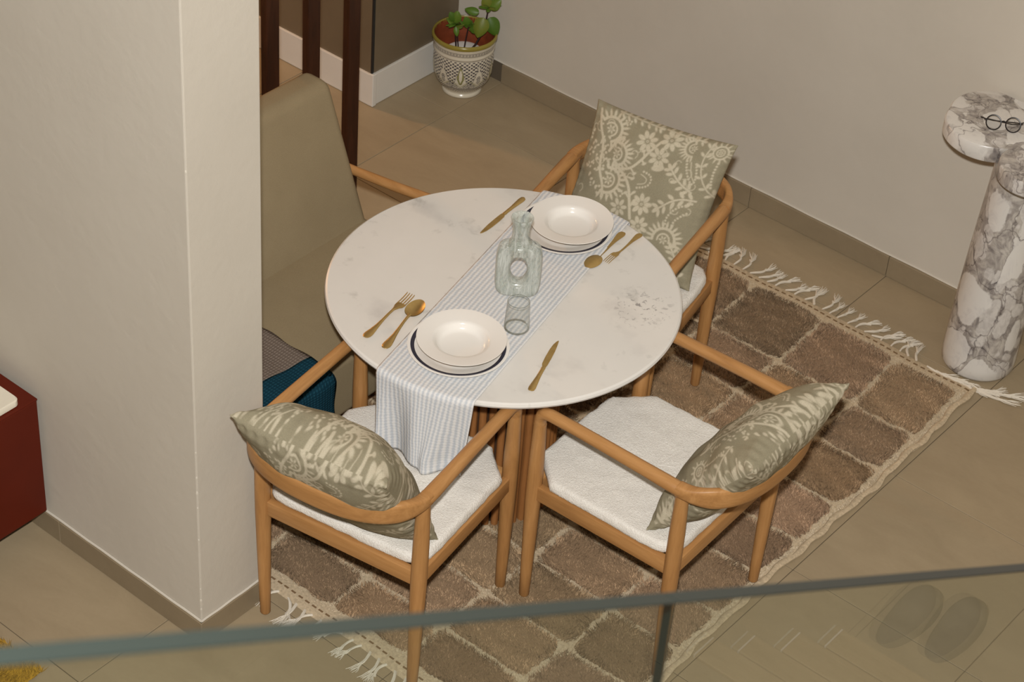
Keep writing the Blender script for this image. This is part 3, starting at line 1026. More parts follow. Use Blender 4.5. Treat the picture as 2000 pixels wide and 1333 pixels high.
# ------------------------------------------------------------------ bench with throw
bench = thing('upholstered_bench', 'beige upholstered bench with tall slanted back, left of the table', 'bench', (0, 0, 0))
def soft_box(x0, x1, y0, y1, z0, z1, bev, shear=0.0, z_ref=0.0, taper=0.0):
    mb = MB().box(x0, x1, y0, y1, z0, z1, bev, 5)
    yc = (y0 + y1) / 2
    mb.v = [(x - (z - z_ref) * shear, y - (y - yc) * taper * max(0, z - z_ref), z) for x, y, z in mb.v]
    return mb
soft_box(-3.96, -3.432, 3.24, 4.315, 0.235, 0.468, 0.030).build('seat', 'bench_fabric', bench, angle=80)
soft_box(-3.985, -3.875, 3.24, 4.315, 0.235, 0.925, 0.034, 0.36, 0.46, 0.06).build('backrest', 'bench_fabric', bench, angle=80)
for x in (-3.50, -3.92):
    for y in (3.30, 4.25):
        MB().tube([(x, y, 0.016 if x > -3.7 else 0.0), (x, y, 0.24)], [0.016, 0.021], 10).build('leg', 'dark_core', bench)
MB().tube([(-4.03, 4.325, 0.600), (-3.95, 4.332, 0.602), (-3.80, 4.358, 0.602), (-3.62, 4.400, 0.600), (-3.49, 4.430, 0.597), (-3.465, 4.436, 0.590), (-3.455, 4.438, 0.570)], [0.0150, 0.0160, 0.017, 0.0175, 0.0175, 0.0175, 0.0165], 12).build('armrest', 'oak_x', bench)
MB().tube([(-3.455, 4.438, 0.572), (-3.455, 4.435, 0.30), (-3.455, 4.43, 0.016)], [0.0165, 0.019, 0.014], 12).build('arm_support', 'oak_z', bench)
MB().tube([(-4.02, 4.336, 0.600), (-4.00, 4.337, 0.30), (-3.97, 4.337, 0.0)], [0.0150, 0.017, 0.014], 12).build('arm_support', 'oak_z', bench)

def throw_part(name, mat, parent, s0, s1, n=40, m=30):
    # path: along the seat towards the front (s metres), over the front edge and down
    def path(s):
        flat = 0.30
        if s < flat:
            return (-3.70 + s, 0.4755)
        r = 0.030; arc = r * math.pi / 2
        if s < flat + arc:
            a = (s - flat) / r
            return (-3.40 - 0.028 + r * math.sin(a) , 0.4755 - r + r * math.cos(a))
        return (-3.398, 0.4755 - r - (s - flat - arc))
    V = []; UVs = []; F = []
    for i in range(n + 1):
        for j in range(m + 1):
            t = j / m
            sa, sb = s0(t), s1(t)
            s = sa + (sb - sa) * i / n
            x, z = path(s)
            y = 3.235 + (3.648 - 3.235) * t + (0.004 * math.sin(s * 40) if t > .97 else 0)
            b = 0.0025 * math.sin(y * 45 + s * 9)
            if s > 0.34: x += b + 0.003
            else: z += b + 0.003
            V.append((x, y, z)); UVs.append((y, s))
    for i in range(n):
        for j in range(m):
            a = i * (m + 1) + j
            F.append((a, a + 1, a + m + 2, a + m + 1))
    me = bpy.data.meshes.new(name)
    me.from_pydata(V, [], F)
    uv = me.uv_layers.new(name='UVMap')
    for lp in me.loops:
        uv.data[lp.index].uv = UVs[lp.vertex_index]
    me.shade_smooth(); me.materials.append(MAT[mat])
    o = link(name, me, parent)
    md = o.modifiers.new('thickness', 'SOLIDIFY'); md.thickness = 0.007; md.offset = 0
    return o
throw = thing('knitted_throw', 'knitted throw, taupe and deep teal, folded over the bench seat', 'throw', (0, 0, 0))
bd = lambda t: 0.155 + 0.045 * t
throw_part('taupe_section', 'knit_grey', throw, lambda t: 0.0, bd)
throw_part('teal_section', 'knit_teal', throw, bd, lambda t: 0.565)

# ------------------------------------------------------------------ things on the table
# runner
RA = Vector((-2.9435, 3.537)); RB = Vector((-3.154, 4.488))
RD = (RB - RA).normalized(); RW = Vector((RD.y, -RD.x)); RHALF = 0.150
def runner_mesh():
    mid = (RA + RB) / 2
    nw, ns = 46, 150
    V = []; UVs = []; F = []
    tc = Vector(TC)
    for j in range(nw + 1):
        w = -RHALF + 2 * RHALF * j / nw
        base = mid + RW * w - tc
        b = base.dot(RD); c = base.dot(base) - (TR + 0.003) ** 2
        disc = math.sqrt(b * b - c)
        s_lo, s_hi = -b - disc, -b + disc
        hang = 0.276 + 0.010 * math.sin(w * 30) + 0.004 * (w / RHALF)
        hang2 = 0.10
        tot0, tot1 = s_lo - hang, s_hi + hang2
        for i in range(ns + 1):
            s = tot0 + (tot1 - tot0) * i / ns
            e = 0.0005 + 0.0007 * math.sin(w * 380 + 3 * math.sin(s * 14)) * math.sin(s * 160 + w * 90)
            z = TZ + 0.0022 + e
            def fold(d, se, sg):
                r = 0.013; arc = r * math.pi / 2
                p = base + tc + RD * se
                if d < arc:
                    a = d / r
                    return p + RD * (sg * (r * math.sin(a) - 0.005)), TZ + 0.0022 - r + r * math.cos(a)
                dd = d - arc
                q = min(1, dd / 0.22)
                wave = q * (0.016 * math.sin(w * 34 + 1.0) + 0.011 * math.sin(w * 61 + 2.5 + q * 1.5)) + 0.012 * q
                side = q * (0.012 * math.cos(w * 34 + 1.0)) * 1.0
                return p + RD * (sg * (r - 0.005 + wave)) + RW * (side - w * 0.20 * q), TZ + 0.0022 - r - dd
            if s < s_lo - 0.002:
                p, z = fold(s_lo - s, s_lo, -1)
            elif s > s_hi + 0.002:
                p, z = fold(s - s_hi, s_hi, 1)
            else:
                p = mid + RW * w + RD * s
            V.append((p.x, p.y, z)); UVs.append((w, s))
    m = ns + 1
    for j in range(nw):
        for i in range(ns):
            F.append((j * m + i, (j + 1) * m + i, (j + 1) * m + i + 1, j * m + i + 1))
    me = bpy.data.meshes.new('table_runner')
    me.from_pydata(V, [], F)
    uv = me.uv_layers.new(name='UVMap')
    for lp in me.loops:
        uv.data[lp.index].uv = UVs[lp.vertex_index]
    me.shade_smooth(); me.materials.append(MAT['runner_cloth'])
    return me
ro = link('table_runner', runner_mesh())
md = ro.modifiers.new('thickness', 'SOLIDIFY'); md.thickness = 0.0012; md.offset = 1
tag(ro, 'pale blue and white striped seersucker runner draped across the marble table', 'table runner')
CZ = TZ + 0.0040           # top of the cloth

def plate_parts(z):
    R = 0.1435
    pr = [(0.0, 0.0035), (0.085, 0.0035), (0.092, 0.0045), (0.100, 0.0075), (0.1195, 0.0135), (0.1345, 0.0172), (R - 0.002, 0.0190), (R, 0.0182), (R - 0.0015, 0.0165), (0.118, 0.0100), (0.098, 0.0030), (0.088, 0.0), (0.082, 0.0), (0.080, 0.001), (0.0, 0.001)]
    rim = MB()
    for ri, ro_ in ((0.1235, 0.1345),):
        zz = lambda r: 0.0135 + 0.0 + (r - 0.1195) / (0.1345 - 0.1195) * 0.0037 if r < 0.1345 else 0.0172 + (r - 0.1345) / (0.007) * 0.0018
        rim.lathe([(ri, zz(ri) + 0.0001), (ri + 0.001, zz(ri + .001) + 0.0006), (ro_ - 0.001, zz(ro_ - .001) + 0.0006), (ro_, zz(ro_) + 0.0001)], 96)
    return MB().lathe(pr, 96).mesh('plate_body', 'porcelain', True, 50), rim.mesh('navy_band', 'navy_glaze', True, 50)
pbm, pnm = plate_parts(0)
bowl_pr = [(0.0, 0.0070), (0.055, 0.0070), (0.0635, 0.0095), (0.0695, 0.0160), (0.0730, 0.0245), (0.0765, 0.0290), (0.0850, 0.0310), (0.1050, 0.0340), (0.1235, 0.0375), (0.1262, 0.0378), (0.1268, 0.0366), (0.1250, 0.0350), (0.1050, 0.0305), (0.0860, 0.0272), (0.0795, 0.0245), (0.0750, 0.0130), (0.0660, 0.0030), (0.0560, 0.0), (0.050, 0.0), (0.048, 0.0015), (0.0, 0.0015)]
bowl_me = MB().lathe(bowl_pr, 96).mesh('rimmed_bowl', 'porcelain', True, 50)
for (px, py), (bx, by), lab in (((-2.975, 3.697), (-2.962, 3.693), 'at the near edge of the table'), ((-3.121, 4.353), (-3.098, 4.352), 'behind the glass bottle')):
    t = thing('dinner_plate', 'white dinner plate with navy rim band ' + lab, 'plate', (px, py, CZ), 0, 'navy banded dinner plates')
    link('plate_body', pbm, t)
    o = link('navy_band', pnm, t); o['label'] = 'navy rim band'
    tag(link('rimmed_bowl', bowl_me, None, (bx, by, CZ + 0.0185)), 'plain white rimmed soup bowl stacked on the plate ' + lab, 'bowl', 'white rimmed bowls')

# cutlery: local +y from handle end to tip, z up
def strip(st, nw=6, crown=0.0):
    """st: list of (y, halfwidth, z, thickness)"""
    mb = MB(); o = 0; n = len(st)
    for side in (0, 1):
        for (y, w, z, t) in st:
            for j in range(nw + 1):
                a = -1 + 2 * j / nw
                prof = math.sqrt(max(0, 1 - a * a * 0.96))
                mb.v.append((a * w, y, z + (t * prof if side == 0 else 0)))
    m = nw + 1; off = n * m
    for i in range(n - 1):
        for j in range(nw):
            q = (i * m + j, i * m + j + 1, (i + 1) * m + j + 1, (i + 1) * m + j)
            mb.f.append(q); mb.f.append(tuple(x + off for x in q[::-1]))
        mb.f.append((i * m, (i + 1) * m, (i + 1) * m + off, i * m + off))
        mb.f.append((i * m + nw, i * m + nw + off, (i + 1) * m + nw + off, (i + 1) * m + nw))
    mb.f.append(tuple(range(m)) + tuple(off + j for j in range(m - 1, -1, -1)))
    k = (n - 1) * m
    mb.f.append(tuple(k + j for j in range(m))[::-1] + tuple(off + k + j for j in range(m)))
    return mb
HANDLE = [(0.0, 0.0035, 0.0035, 0.0012), (0.003, 0.0075, 0.0032, 0.0020), (0.010, 0.0105, 0.0028, 0.0024), (0.020, 0.0108, 0.0025, 0.0026), (0.034, 0.0088, 0.0026, 0.0028), (0.055, 0.0058, 0.0040, 0.0030), (0.080, 0.0040, 0.0070, 0.0030), (0.105, 0.0034, 0.0095, 0.0030), (0.125, 0.0036, 0.0098, 0.0028), (0.138, 0.0048, 0.0085, 0.0024)]
def spoon_mesh():
    mb = strip(HANDLE)
    def f(u, v):
        a = 2 * math.pi * u
        rr = v
        y = 0.168 + 0.034 * rr * math.sin(a) * (1.05 if math.sin(a) < 0 else 1.0)
        x = 0.0215 * rr * math.cos(a) * (1 - 0.10 * math.sin(a))
        return (x, y, 0.0012 + 0.0078 * rr ** 2.2)
    mb.grid(f, 36, 10, True)
    mb.grid(lambda u, v: (lambda p: (p[0] * 1.01, 0.168 + (p[1] - 0.168) * 1.01, p[2] - 0.0011))(f(u, v)), 36, 10, True)
    return mb.mesh('spoon', 'brass', True, 60)
def fork_mesh():
    mb = strip(HANDLE[:-1] + [(0.140, 0.0075, 0.0075, 0.0020), (0.148, 0.0112, 0.0052, 0.0018), (0.158, 0.0124, 0.0042, 0.0017), (0.164, 0.0124, 0.0040, 0.0016)])
    for i in range(4):
        x = -0.0105 + 0.007 * i
        mb.tube([(x, 0.160, 0.0048), (x, 0.172, 0.0048), (x, 0.188, 0.0060), (x, 0.200, 0.0082), (x, 0.206, 0.0096)], [0.0017, 0.0016, 0.0015, 0.0013, 0.0006], 8, ry=[0.0010] * 5)
    return mb.mesh('fork', 'brass', True, 50)
def knife_mesh():
    st = [(0.0, 0.0045, 0.0012, 0.0030), (0.004, 0.0085, 0.0008, 0.0046), (0.014, 0.0100, 0.0005, 0.0052), (0.035, 0.0085, 0.0005, 0.0054), (0.065, 0.0062, 0.0006, 0.0054), (0.095, 0.0056, 0.0008, 0.0052), (0.106, 0.0062, 0.0008, 0.0050), (0.110, 0.0046, 0.0012, 0.0032)]
    mb = strip(st)
    bl = [(0.110, -0.0052, 0.0052), (0.120, -0.0090, 0.0068), (0.150, -0.0104, 0.0070), (0.185, -0.0102, 0.0062), (0.210, -0.0080, 0.0040), (0.226, -0.0040, 0.0022), (0.232, -0.0008, 0.0012)]
    o = len(mb.v)
    for z in (0.0012, 0.0030):
        for y, a, b in bl:
            mb.v.append((a, y, z)); mb.v.append((b, y, z))
    n = len(bl); k = 2 * n
    for i in range(n - 1):
        a = o + 2 * i
        mb.f += [(a, a + 1, a + 3, a + 2), (a + k, a + 2 + k, a + 3 + k, a + 1 + k), (a, a + 2, a + 2 + k, a + k), (a + 1, a + 1 + k, a + 3 + k, a + 3)]
    mb.f.append((o, o + k, o + k + 1, o + 1)); e = o + 2 * (n - 1)
    mb.f.append((e, e + 1, e + 1 + k, e + k))
    return mb.mesh('knife', 'brass', True, 30)
spm, fkm, knm = spoon_mesh(), fork_mesh(), knife_mesh()
def cutlery(name, me, a, b, z, L, label, flip=False):
    a, b = Vector(a), Vector(b)
    d = b - a
    o = link(name, me, None, (a.x, a.y, z))
    o.rotation_euler = (0, math.pi if flip else 0, 0)
    o.matrix_world = Matrix.Translation((a.x, a.y, z)) @ Matrix.Rotation(math.atan2(-d.x, d.y), 4, 'Z') @ (Matrix.Rotation(math.pi, 4, 'Y') if flip else Matrix.Identity(4)) @ Matrix.Scale(d.length / L, 4)
    return tag(o, label, name, 'brass cutlery on the table')
Z0 = TZ + 0.0012
cutlery('fork', fkm, (-3.199, 3.554), (-3.235, 3.789), Z0, 0.206, 'brass fork lying tines up next to the spoon, left side of the table')
cutlery('spoon', spm, (-3.126, 3.555), (-3.194, 3.789), Z0 + 0.001, 0.203, 'brass spoon lying bowl up between the fork and the near plate')
cutlery('knife', knm, (-2.717, 3.703), (-2.799, 3.927), Z0, 0.232, 'brass knife lying alone right of the near plate')
cutlery('knife', knm, (-3.321, 4.402), (-3.295, 4.166), Z0, 0.232, 'brass knife lying behind the glass bottle, by the far table edge')
cutlery('spoon', spm, (-2.986, 4.472), (-2.959, 4.255), Z0 + 0.011, 0.203, 'brass spoon lying face down right of the far plate', True)
cutlery('fork', fkm, (-2.942, 4.501), (-2.933, 4.316), Z0 + 0.012, 0.206, 'brass fork lying tines down at the right of the far spoon', True)

# glass bottle with an oval opening through its body
def bottle_mesh():
    mb = MB()
    na, nr = 72, 20
    W, Hh, D = 0.067, 0.090, 0.031           # half sizes
    zc = 0.092
    hw, hh = 0.0235, 0.048                    # opening
    def outer(th):
        x, z = sup(th, W, Hh, 5.0)
        return x, zc + z
    def hole(th):
        return hw * math.cos(th), zc + 0.002 + hh * math.sin(th)
    for sg in (1, -1):
        def f(u, v):
            th = 2 * math.pi * u
            x0, z0 = hole(th); x1, z1 = outer(th)
            x, z = x0 + (x1 - x0) * v, z0 + (z1 - z0) * v
            # rounded towards the opening and towards the outline
            a = min(1, v / 0.20); b = min(1, (1 - v) / 0.26)
            y = D * math.sqrt(max(0, 1 - (1 - a) ** 2)) * 0.999 * math.sqrt(max(0, 1 - (1 - b) ** 2.4))
            y *= 1 - 0.10 * abs(z - zc) / Hh
            return (x, sg * y, max(z, 0.0))
        mb.grid(f, na, nr, True)
    mb.lathe([(0.036, 0.170), (0.033, 0.184), (0.0275, 0.196), (0.0252, 0.208), (0.0250, 0.228), (0.0258, 0.244), (0.0290, 0.256), (0.0318, 0.2625), (0.0330, 0.2675), (0.0315, 0.2710), (0.0270, 0.2700), (0.0240, 0.265), (0.0225, 0.255), (0.0220, 0.225)], 40)
    return mb.mesh('glass_bottle', 'bottle_glass', True, 70)
bo = link('glass_bottle', bottle_mesh(), None, (-3.027, 4.014, CZ - 0.0005), (0, 0, math.radians(37)))
tag(bo, 'pale green streaked glass bottle with an oval hole through its body', 'bottle')

# ribbed tumbler
def tumbler_mesh():
    rib = lambda i, th: 0.016 * math.cos(34 * th) if 3 <= i <= 9 else 0
    pr = [(0.0, 0.0), (0.026, 0.0), (0.0325, 0.002), (0.0355, 0.006), (0.0362, 0.014), (0.0355, 0.026), (0.0345, 0.045), (0.0335, 0.065), (0.0325, 0.085), (0.0318, 0.096), (0.0318, 0.0985), (0.0312, 0.1000), (0.0302, 0.0990), (0.0302, 0.0970)]
    return MB().lathe(pr, 136, rib=rib).mesh('tumbler', 'tumbler_glass', True, 60)
tum = thing('tumbler', 'clear ribbed glass tumbler standing on the runner before the bottle', 'glass', (-2.919, 3.885, CZ - 0.0005))
link('glass_wall', tumbler_mesh(), tum)
MB().tube([(0.0310 * math.cos(a), 0.0310 * math.sin(a), 0.0995) for a in np.linspace(0, 2 * math.pi, 49)], 0.0013, 6, cap=False).build('rolled_rim', 'rim_glass', tum)
MB().tube([(0.0335 * math.cos(a), 0.0335 * math.sin(a), 0.0075) for a in np.linspace(0, 2 * math.pi, 49)], 0.0030, 6, cap=False).build('foot_ring', 'rim_glass', tum)

# ------------------------------------------------------------------ pedestal side table and spectacles
ped = thing('pedestal_table', 'veined breccia marble pedestal table with lobed top at the right wall', 'side table', (-2.27, 5.655, 0))
HP = 0.900
lp = [(0.0, 0.0), (0.105, 0.0), (0.117, 0.004), (0.124, 0.016), (0.1255, 0.05), (0.124, 0.16), (0.1205, 0.30), (0.115, 0.45), (0.108, 0.60), (0.102, 0.72), (0.099, 0.80), (0.098, HP - 0.056), (0.0, HP - 0.056)]
MB().lathe(lp, 72).build('column', 'breccia_marble', ped, angle=50)
def lobed_outline():
    """union of three discs and a straight back, sampled by angle from the centre"""
    cs = [(-0.150, 0.000, 0.148), (-0.165, 0.055, 0.148), (0.075, -0.118, 0.112), (0.300, 0.000, 0.148), (0.315, 0.055, 0.148)]
    P = []
    c0 = (0.075, 0.055)
    n = 260
    for i in range(n):
        th = 2 * math.pi * i / n
        d = (math.cos(th), math.sin(th)); best = 0.06
        for cx, cy, r in cs:
            ox, oy = cx - c0[0], cy - c0[1]
            b = ox * d[0] + oy * d[1]; q = b * b - (ox * ox + oy * oy - r * r)
            if q >= 0:
                best = max(best, b + math.sqrt(q))
        if d[1] > 0:
            best = max(best, 0.05); lim = (0.190 - c0[1]) / d[1]
            best = min(max(best, min(lim, 0.30)), lim)
        P.append((c0[0] + best * d[0], c0[1] + best * d[1]))
    return P
lo = lobed_outline()
mb = MB(); n = len(lo)
lev = [(0.0, HP - 0.056), (0.985, HP - 0.055), (1.0, HP - 0.050), (1.0, HP - 0.008), (0.988, HP - 0.002), (0.97, HP)]
for s, z in lev[1:]:
    for x, y in lo:
        mb.v.append((0.075 + (x - 0.075) * s, 0.055 + (y - 0.055) * s, z))
for i in range(len(lev) - 2):
    for j in range(n):
        j2 = (j + 1) % n
        mb.f.append((i * n + j, i * n + j2, (i + 1) * n + j2, (i + 1) * n + j))
for base, flip in ((0, True), ((len(lev) - 2) * n, False)):
    mb.v.append((0.075, 0.055, lev[1][1] if base == 0 else lev[-1][1])); c = len(mb.v) - 1
    for j in range(n):
        q = (base + j, base + (j + 1) % n, c)
        mb.f.append(q[::-1] if flip else q)
mb.build('lobed_top', 'breccia_marble', ped, angle=35)

spec = thing('spectacles', 'round black framed spectacles lying folded on the marble pedestal top', 'glasses', (-2.366, 5.628, HP), math.radians(30))
Rl = 0.0235
for s in (-1, 1):
    ring = [(s * 0.031 + Rl * math.cos(a), 0.010 * 0 + 0.004, 0.0255 + Rl * math.sin(a)) for a in np.linspace(0, 2 * math.pi, 29)]
    # frames tilted back on their lower rims
    tilt = lambda p: (p[0], p[1] + (p[2]) * 0.62, 0.002 + p[2] * 0.78)
    MB().tube([tilt(p) for p in ring], 0.0022, 7, cap=False).build('rim', 'black_acetate', spec)
    lens = MB(); lens.v = [tilt(p) for p in ring[:-1]]; lens.f = [tuple(range(len(lens.v)))]
    lens.build('lens', 'lens_glass', spec, False)
    h = tilt((s * 0.0575, 0.004, 0.031))
    MB().tube([tilt((s * 0.0545, 0.004, 0.031)), h, (s * 0.060, h[1] + 0.004, h[2])], 0.0026, 7).build('hinge', 'black_acetate', spec)
    MB().tube([(s * 0.0595, h[1] + 0.004, h[2]), (s * 0.045, h[1] + 0.012, h[2] - 0.004), (-s * 0.030, h[1] + 0.020 + 0.004 * s, 0.012), (-s * 0.052, h[1] + 0.034 + 0.004 * s, 0.006), (-s * 0.068, h[1] + 0.050, 0.003)], [0.0022, 0.0019, 0.0019, 0.0021, 0.0021], 7).build('temple', 'black_acetate', spec)
MB().tube([(-0.0085, 0.004 + 0.031 * .62, 0.002 + 0.031 * .78), (0, 0.004 + 0.034 * .62, 0.002 + 0.034 * .78), (0.0085, 0.004 + 0.031 * .62, 0.002 + 0.031 * .78)], 0.0017, 7).build('bridge', 'black_acetate', spec)

# ------------------------------------------------------------------ potted plant
PX, PY = -4.657, 5.706
plant = thing('potted_plant', 'young green plant in a painted cream ceramic pot in the corner', 'potted plant', (PX, PY, 0))
pp = [(0.0, 0.0), (0.074, 0.0), (0.0785, 0.003), (0.0780, 0.010), (0.0730, 0.017), (0.0760, 0.025), (0.092, 0.040), (0.1065, 0.064), (0.1160, 0.094), (0.1190, 0.122), (0.1190, 0.150), (0.1170, 0.178), (0.1160, 0.190), (0.1200, 0.194), (0.1215, 0.200), (0.1190, 0.206), (0.1200, 0.211), (0.1230, 0.229), (0.1255, 0.245)]
def resample(pr, n):
    P = np.array(pr); d = np.r_[0, np.cumsum(np.hypot(*np.diff(P, axis=0).T))]
    t = np.linspace(0, d[-1], n)
    return np.stack([np.interp(t, d, P[:, 0]), np.interp(t, d, P[:, 1])], -1)
def pot_body():
    P = resample(pp, 150); seg = 300
    th = np.linspace(0, 2 * np.pi, seg, endpoint=False)
    R, T = np.meshgrid(P[:, 0], th, indexing='ij'); Zz = np.repeat(P[:, 1][:, None], seg, 1)
    V = np.stack([R * np.cos(T), R * np.sin(T), Zz], -1).reshape(-1, 3)
    idx = np.arange(150 * seg).reshape(150, seg); nx = np.roll(idx, -1, 1)
    F = np.stack([idx[:-1], nx[:-1], nx[1:], idx[1:]], -1).reshape(-1, 4)
    white = np.array((0.58, 0.53, 0.42)); ink = np.array((0.045, 0.04, 0.05)); green = np.array((0.22, 0.21, 0.06))
    nrep = 10
    a = (T / (2 * np.pi) * nrep) % 1.0                       # position inside one motif
    z = (Zz - 0.040) / (0.185 - 0.040)                       # 0..1 over the painted field
    K = np.zeros(R.shape); G = np.zeros(R.shape)
    fld = (z > 0) & (z < 1)
    x = np.abs(a - 0.5) * 2                                  # 0 centre .. 1 side
    arch = 0.95 - 0.80 * x ** 0.8                            # ogee shaped panels
    arch2 = 0.18 + 0.22 * x
    inside = (z < arch) & (z > arch2 - 0.1)
    net = (np.sin(T * nrep * 34) * np.sin(z * 62) > 0.10)
    K[fld & ~inside & (z > 0.30) & net] = 1
    K[fld & (np.abs(z - arch) < 0.024)] = 0.6
    alt = (np.floor(T / (2 * np.pi) * nrep) % 2) == 0
    G[fld & alt & inside & (np.abs(x - 0.30 * np.sin(np.clip((z - 0.3) / 0.55, 0, 1) * np.pi)) < 0.10) & (z > 0.3)] = 1
    K[fld & alt & inside & (np.abs(x - 0.30 * np.sin(np.clip((z - 0.3) / 0.55, 0, 1) * np.pi)) < 0.03) & (z > 0.3)] = 0.5
    dd = np.hypot(x * 0.45, (z - 0.42) * 0.9)
    K[fld & ~alt & inside & (dd < 0.115) & ((np.sin(dd * 130) > 0) | (dd < 0.02))] = 1
    for cx, cz in ((0.40, 0.56), (0.18, 0.72)):
        K[fld & ~alt & inside & (np.hypot((x - cx) * .45, (z - cz) * .9) < 0.030)] = 1
    K[fld & (z < arch2) & (np.sin((z * 1.3 + 0.25 * x) * 75) > 0.1)] = 0.9
    G[fld & (np.abs(z - arch2 - 0.03) < 0.02)] = 0.6
    K[(np.abs(Zz - 0.2125) < 0.0012) | (np.abs(Zz - 0.2275) < 0.0012) | (np.abs(Zz - 0.1915) < 0.0015)] = 1
    band = (Zz > 0.2150) & (Zz < 0.2255)
    K[band & (np.hypot(((T * 60 / (2 * np.pi)) % 1 - 0.5) * 0.012, Zz - 0.2200) < 0.0040) & (np.hypot(((T * 60 / (2 * np.pi)) % 1 - 0.5) * 0.012, Zz - 0.2200) > 0.0018)] = 1
    c = white[None, None] * np.ones(R.shape + (3,))
    c = c * (1 - G[..., None]) + green * G[..., None]
    c = c * (1 - K[..., None]) + ink * K[..., None]
    return np_mesh('pot', V, F, 'painted_ceramic', c.reshape(-1, 3))
pot = link('pot', pot_body(), plant)
pot['label'] = 'cream pot painted with black and green arches'
MB().lathe([(0.1255, 0.241), (0.1285, 0.246), (0.1285, 0.253), (0.1255, 0.259), (0.1205, 0.2595), (0.1180, 0.255), (0.1170, 0.245)], 96).build('rim', 'olive_glaze', pot, angle=60)
MB().lathe([(0.1180, 0.255), (0.1150, 0.225), (0.1120, 0.190), (0.1060, 0.120), (0.092, 0.065), (0.0, 0.060)], 72).build('inner_wall', 'terracotta', pot)
MB().lathe([(0.0, 0.166), (0.014, 0.166), (0.018, 0.172), (0.055, 0.176), (0.072, 0.172), (0.075, 0.160), (0.066, 0.080), (0.0, 0.080)], 48).build('inner_saucer', 'porcelain', plant)
VR = Vector((0.798, 0.602, 0))          # along the view's right, in plan
VB = Vector((-0.602, 0.798, 0))
def wp(r, b, z):
    return VR * r + VB * b + Vector((0, 0, z))
stems = [([(-0.030, -0.005, .170), (-0.034, -0.002, .22), (-0.040, 0.0, .285)], 0.0036), ([(-0.020, -0.008, .170), (-0.026, -0.004, .22), (-0.034, 0.004, .29)], 0.0028),
         ([(0.0, -0.008, .170), (0.004, -0.002, .215), (0.012, 0.006, .275)], 0.0032), ([(0.018, -0.010, .170), (0.045, 0.0, .205), (0.075, 0.010, .275), (0.085, 0.016, .36)], 0.0046)]
for P, r in stems:
    MB().tube([wp(*p) for p in P], [r, r * 0.9, r * 0.8, r * 0.7][:len(P)], 8).build('stem', 'stem', plant)
def leaf_mesh(L, W):
    mb = MB()
    def f(u, v):
        t = u; s = v * 2 - 1
        w = W * (math.sin(math.pi * min(1, t ** 0.75)) ** 0.7) if 0 < t < 1 else 0
        return (s * w, L * t, 0.10 * L * math.sin(t * 2.2) - 0.35 * w * s * s + 0.10 * L * (-(t ** 2)))
    mb.grid(f, 12, 8)
    return mb
lm = [leaf_mesh(1.0, w).mesh('leaf', 'leaf') for w in (0.28, 0.36, 0.22)]
def leaf(base, d, L, up, kind=0):
    y = Vector(d).normalized(); z = Vector(up); x = y.cross(z).normalized(); z = x.cross(y)
    o = link('leaf', lm[kind], plant)
    o.matrix_local = Matrix.Translation(base) @ Matrix((x, y, z)).transposed().to_4x4() @ Matrix.Scale(L, 4)
tocam = Vector((0.6, -0.75, 0.75))
r = random.Random(3)
for (c, n, L) in ((wp(-0.040, 0.0, .285), 9, 0.042), (wp(0.012, .006, .275), 6, 0.046), (wp(0.088, .016, .365), 8, 0.05)):
    for i in range(n):
        a = 2 * math.pi * i / n + r.uniform(-.3, .3)
        d = VR * math.cos(a) + VB * math.sin(a) + Vector((0, 0, r.uniform(-0.15, 0.7)))
        leaf(c + Vector((0, 0, r.uniform(-.012, .012))), d, L * r.uniform(.75, 1.1), (0, 0, 1), i % 3)
leaf(wp(0.070, -0.005, .330), wp(-0.25, -0.3, -1), 0.085, tocam, 1)
leaf(wp(0.092, 0.010, .325), wp(0.45, -0.2, -1), 0.082, tocam, 1)
leaf(wp(0.050, 0.02, .335), wp(-0.8, 0.2, 0.05), 0.06, tocam, 0)
leaf(wp(-0.036, -0.004, .28), wp(0.2, -0.4, -1), 0.04, tocam, 0)
leaf(wp(0.014, 0.0, .28), wp(-0.3, -0.1, 0.9), 0.05, tocam, 1)
leaf(wp(0.016, 0.0, .272), wp(0.75, -0.2, 0.25), 0.055, tocam, 1)
leaf(wp(-0.038, 0, .29), wp(0.1, 0.1, 1), 0.055, tocam, 1)
leaf(wp(-0.042, 0, .30), wp(-0.5, 0.0, 1), 0.045, tocam, 1)
leaf(wp(0.085, 0.01, .36), wp(-0.3, 0.1, 1), 0.06, tocam, 1)
leaf(wp(0.09, 0.01, .36), wp(0.6, 0.1, 0.6), 0.06, tocam, 1)

# ------------------------------------------------------------------ left foreground: red cabinet, tray, mustard rug
cab = thing('red_cabinet', 'low dark red lacquered cabinet against the wall at the left edge', 'cabinet', (0, 0, 0))
MB().box(-4.75, -3.866, 2.40, 2.918, 0.112, 0.540, 0.004).build('body', 'red_lacquer', cab, False)
MB().box(-4.75, -3.8645, 2.40, 2.919, 0.540, 0.546, 0.002).build('top_panel', 'red_lacquer', cab, False)
for x in (-4.70, -4.05):
    for y in (2.45, 2.86):
        MB().box(x - 0.02, x + 0.02, y - 0.02, y + 0.02, 0, 0.112, 0.002).build('foot', 'dark_core', cab, False)
def rrect(x0, x1, y0, y1, r, n=6):
    P = []
    for cx, cy, a0 in ((x1 - r, y1 - r, 0), (x0 + r, y1 - r, 90), (x0 + r, y0 + r, 180), (x1 - r, y0 + r, 270)):
        for i in range(n + 1):
            a = math.radians(a0 + 90 * i / n)
            P.append((cx + r * math.cos(a), cy + r * math.sin(a)))
    return P
mb = MB(); Pt = rrect(-4.40, -3.877, 2.50, 2.868, 0.018)
lv = [(0.004, 0.5465), (0.0, 0.549), (0.0, 0.566), (0.003, 0.570)]
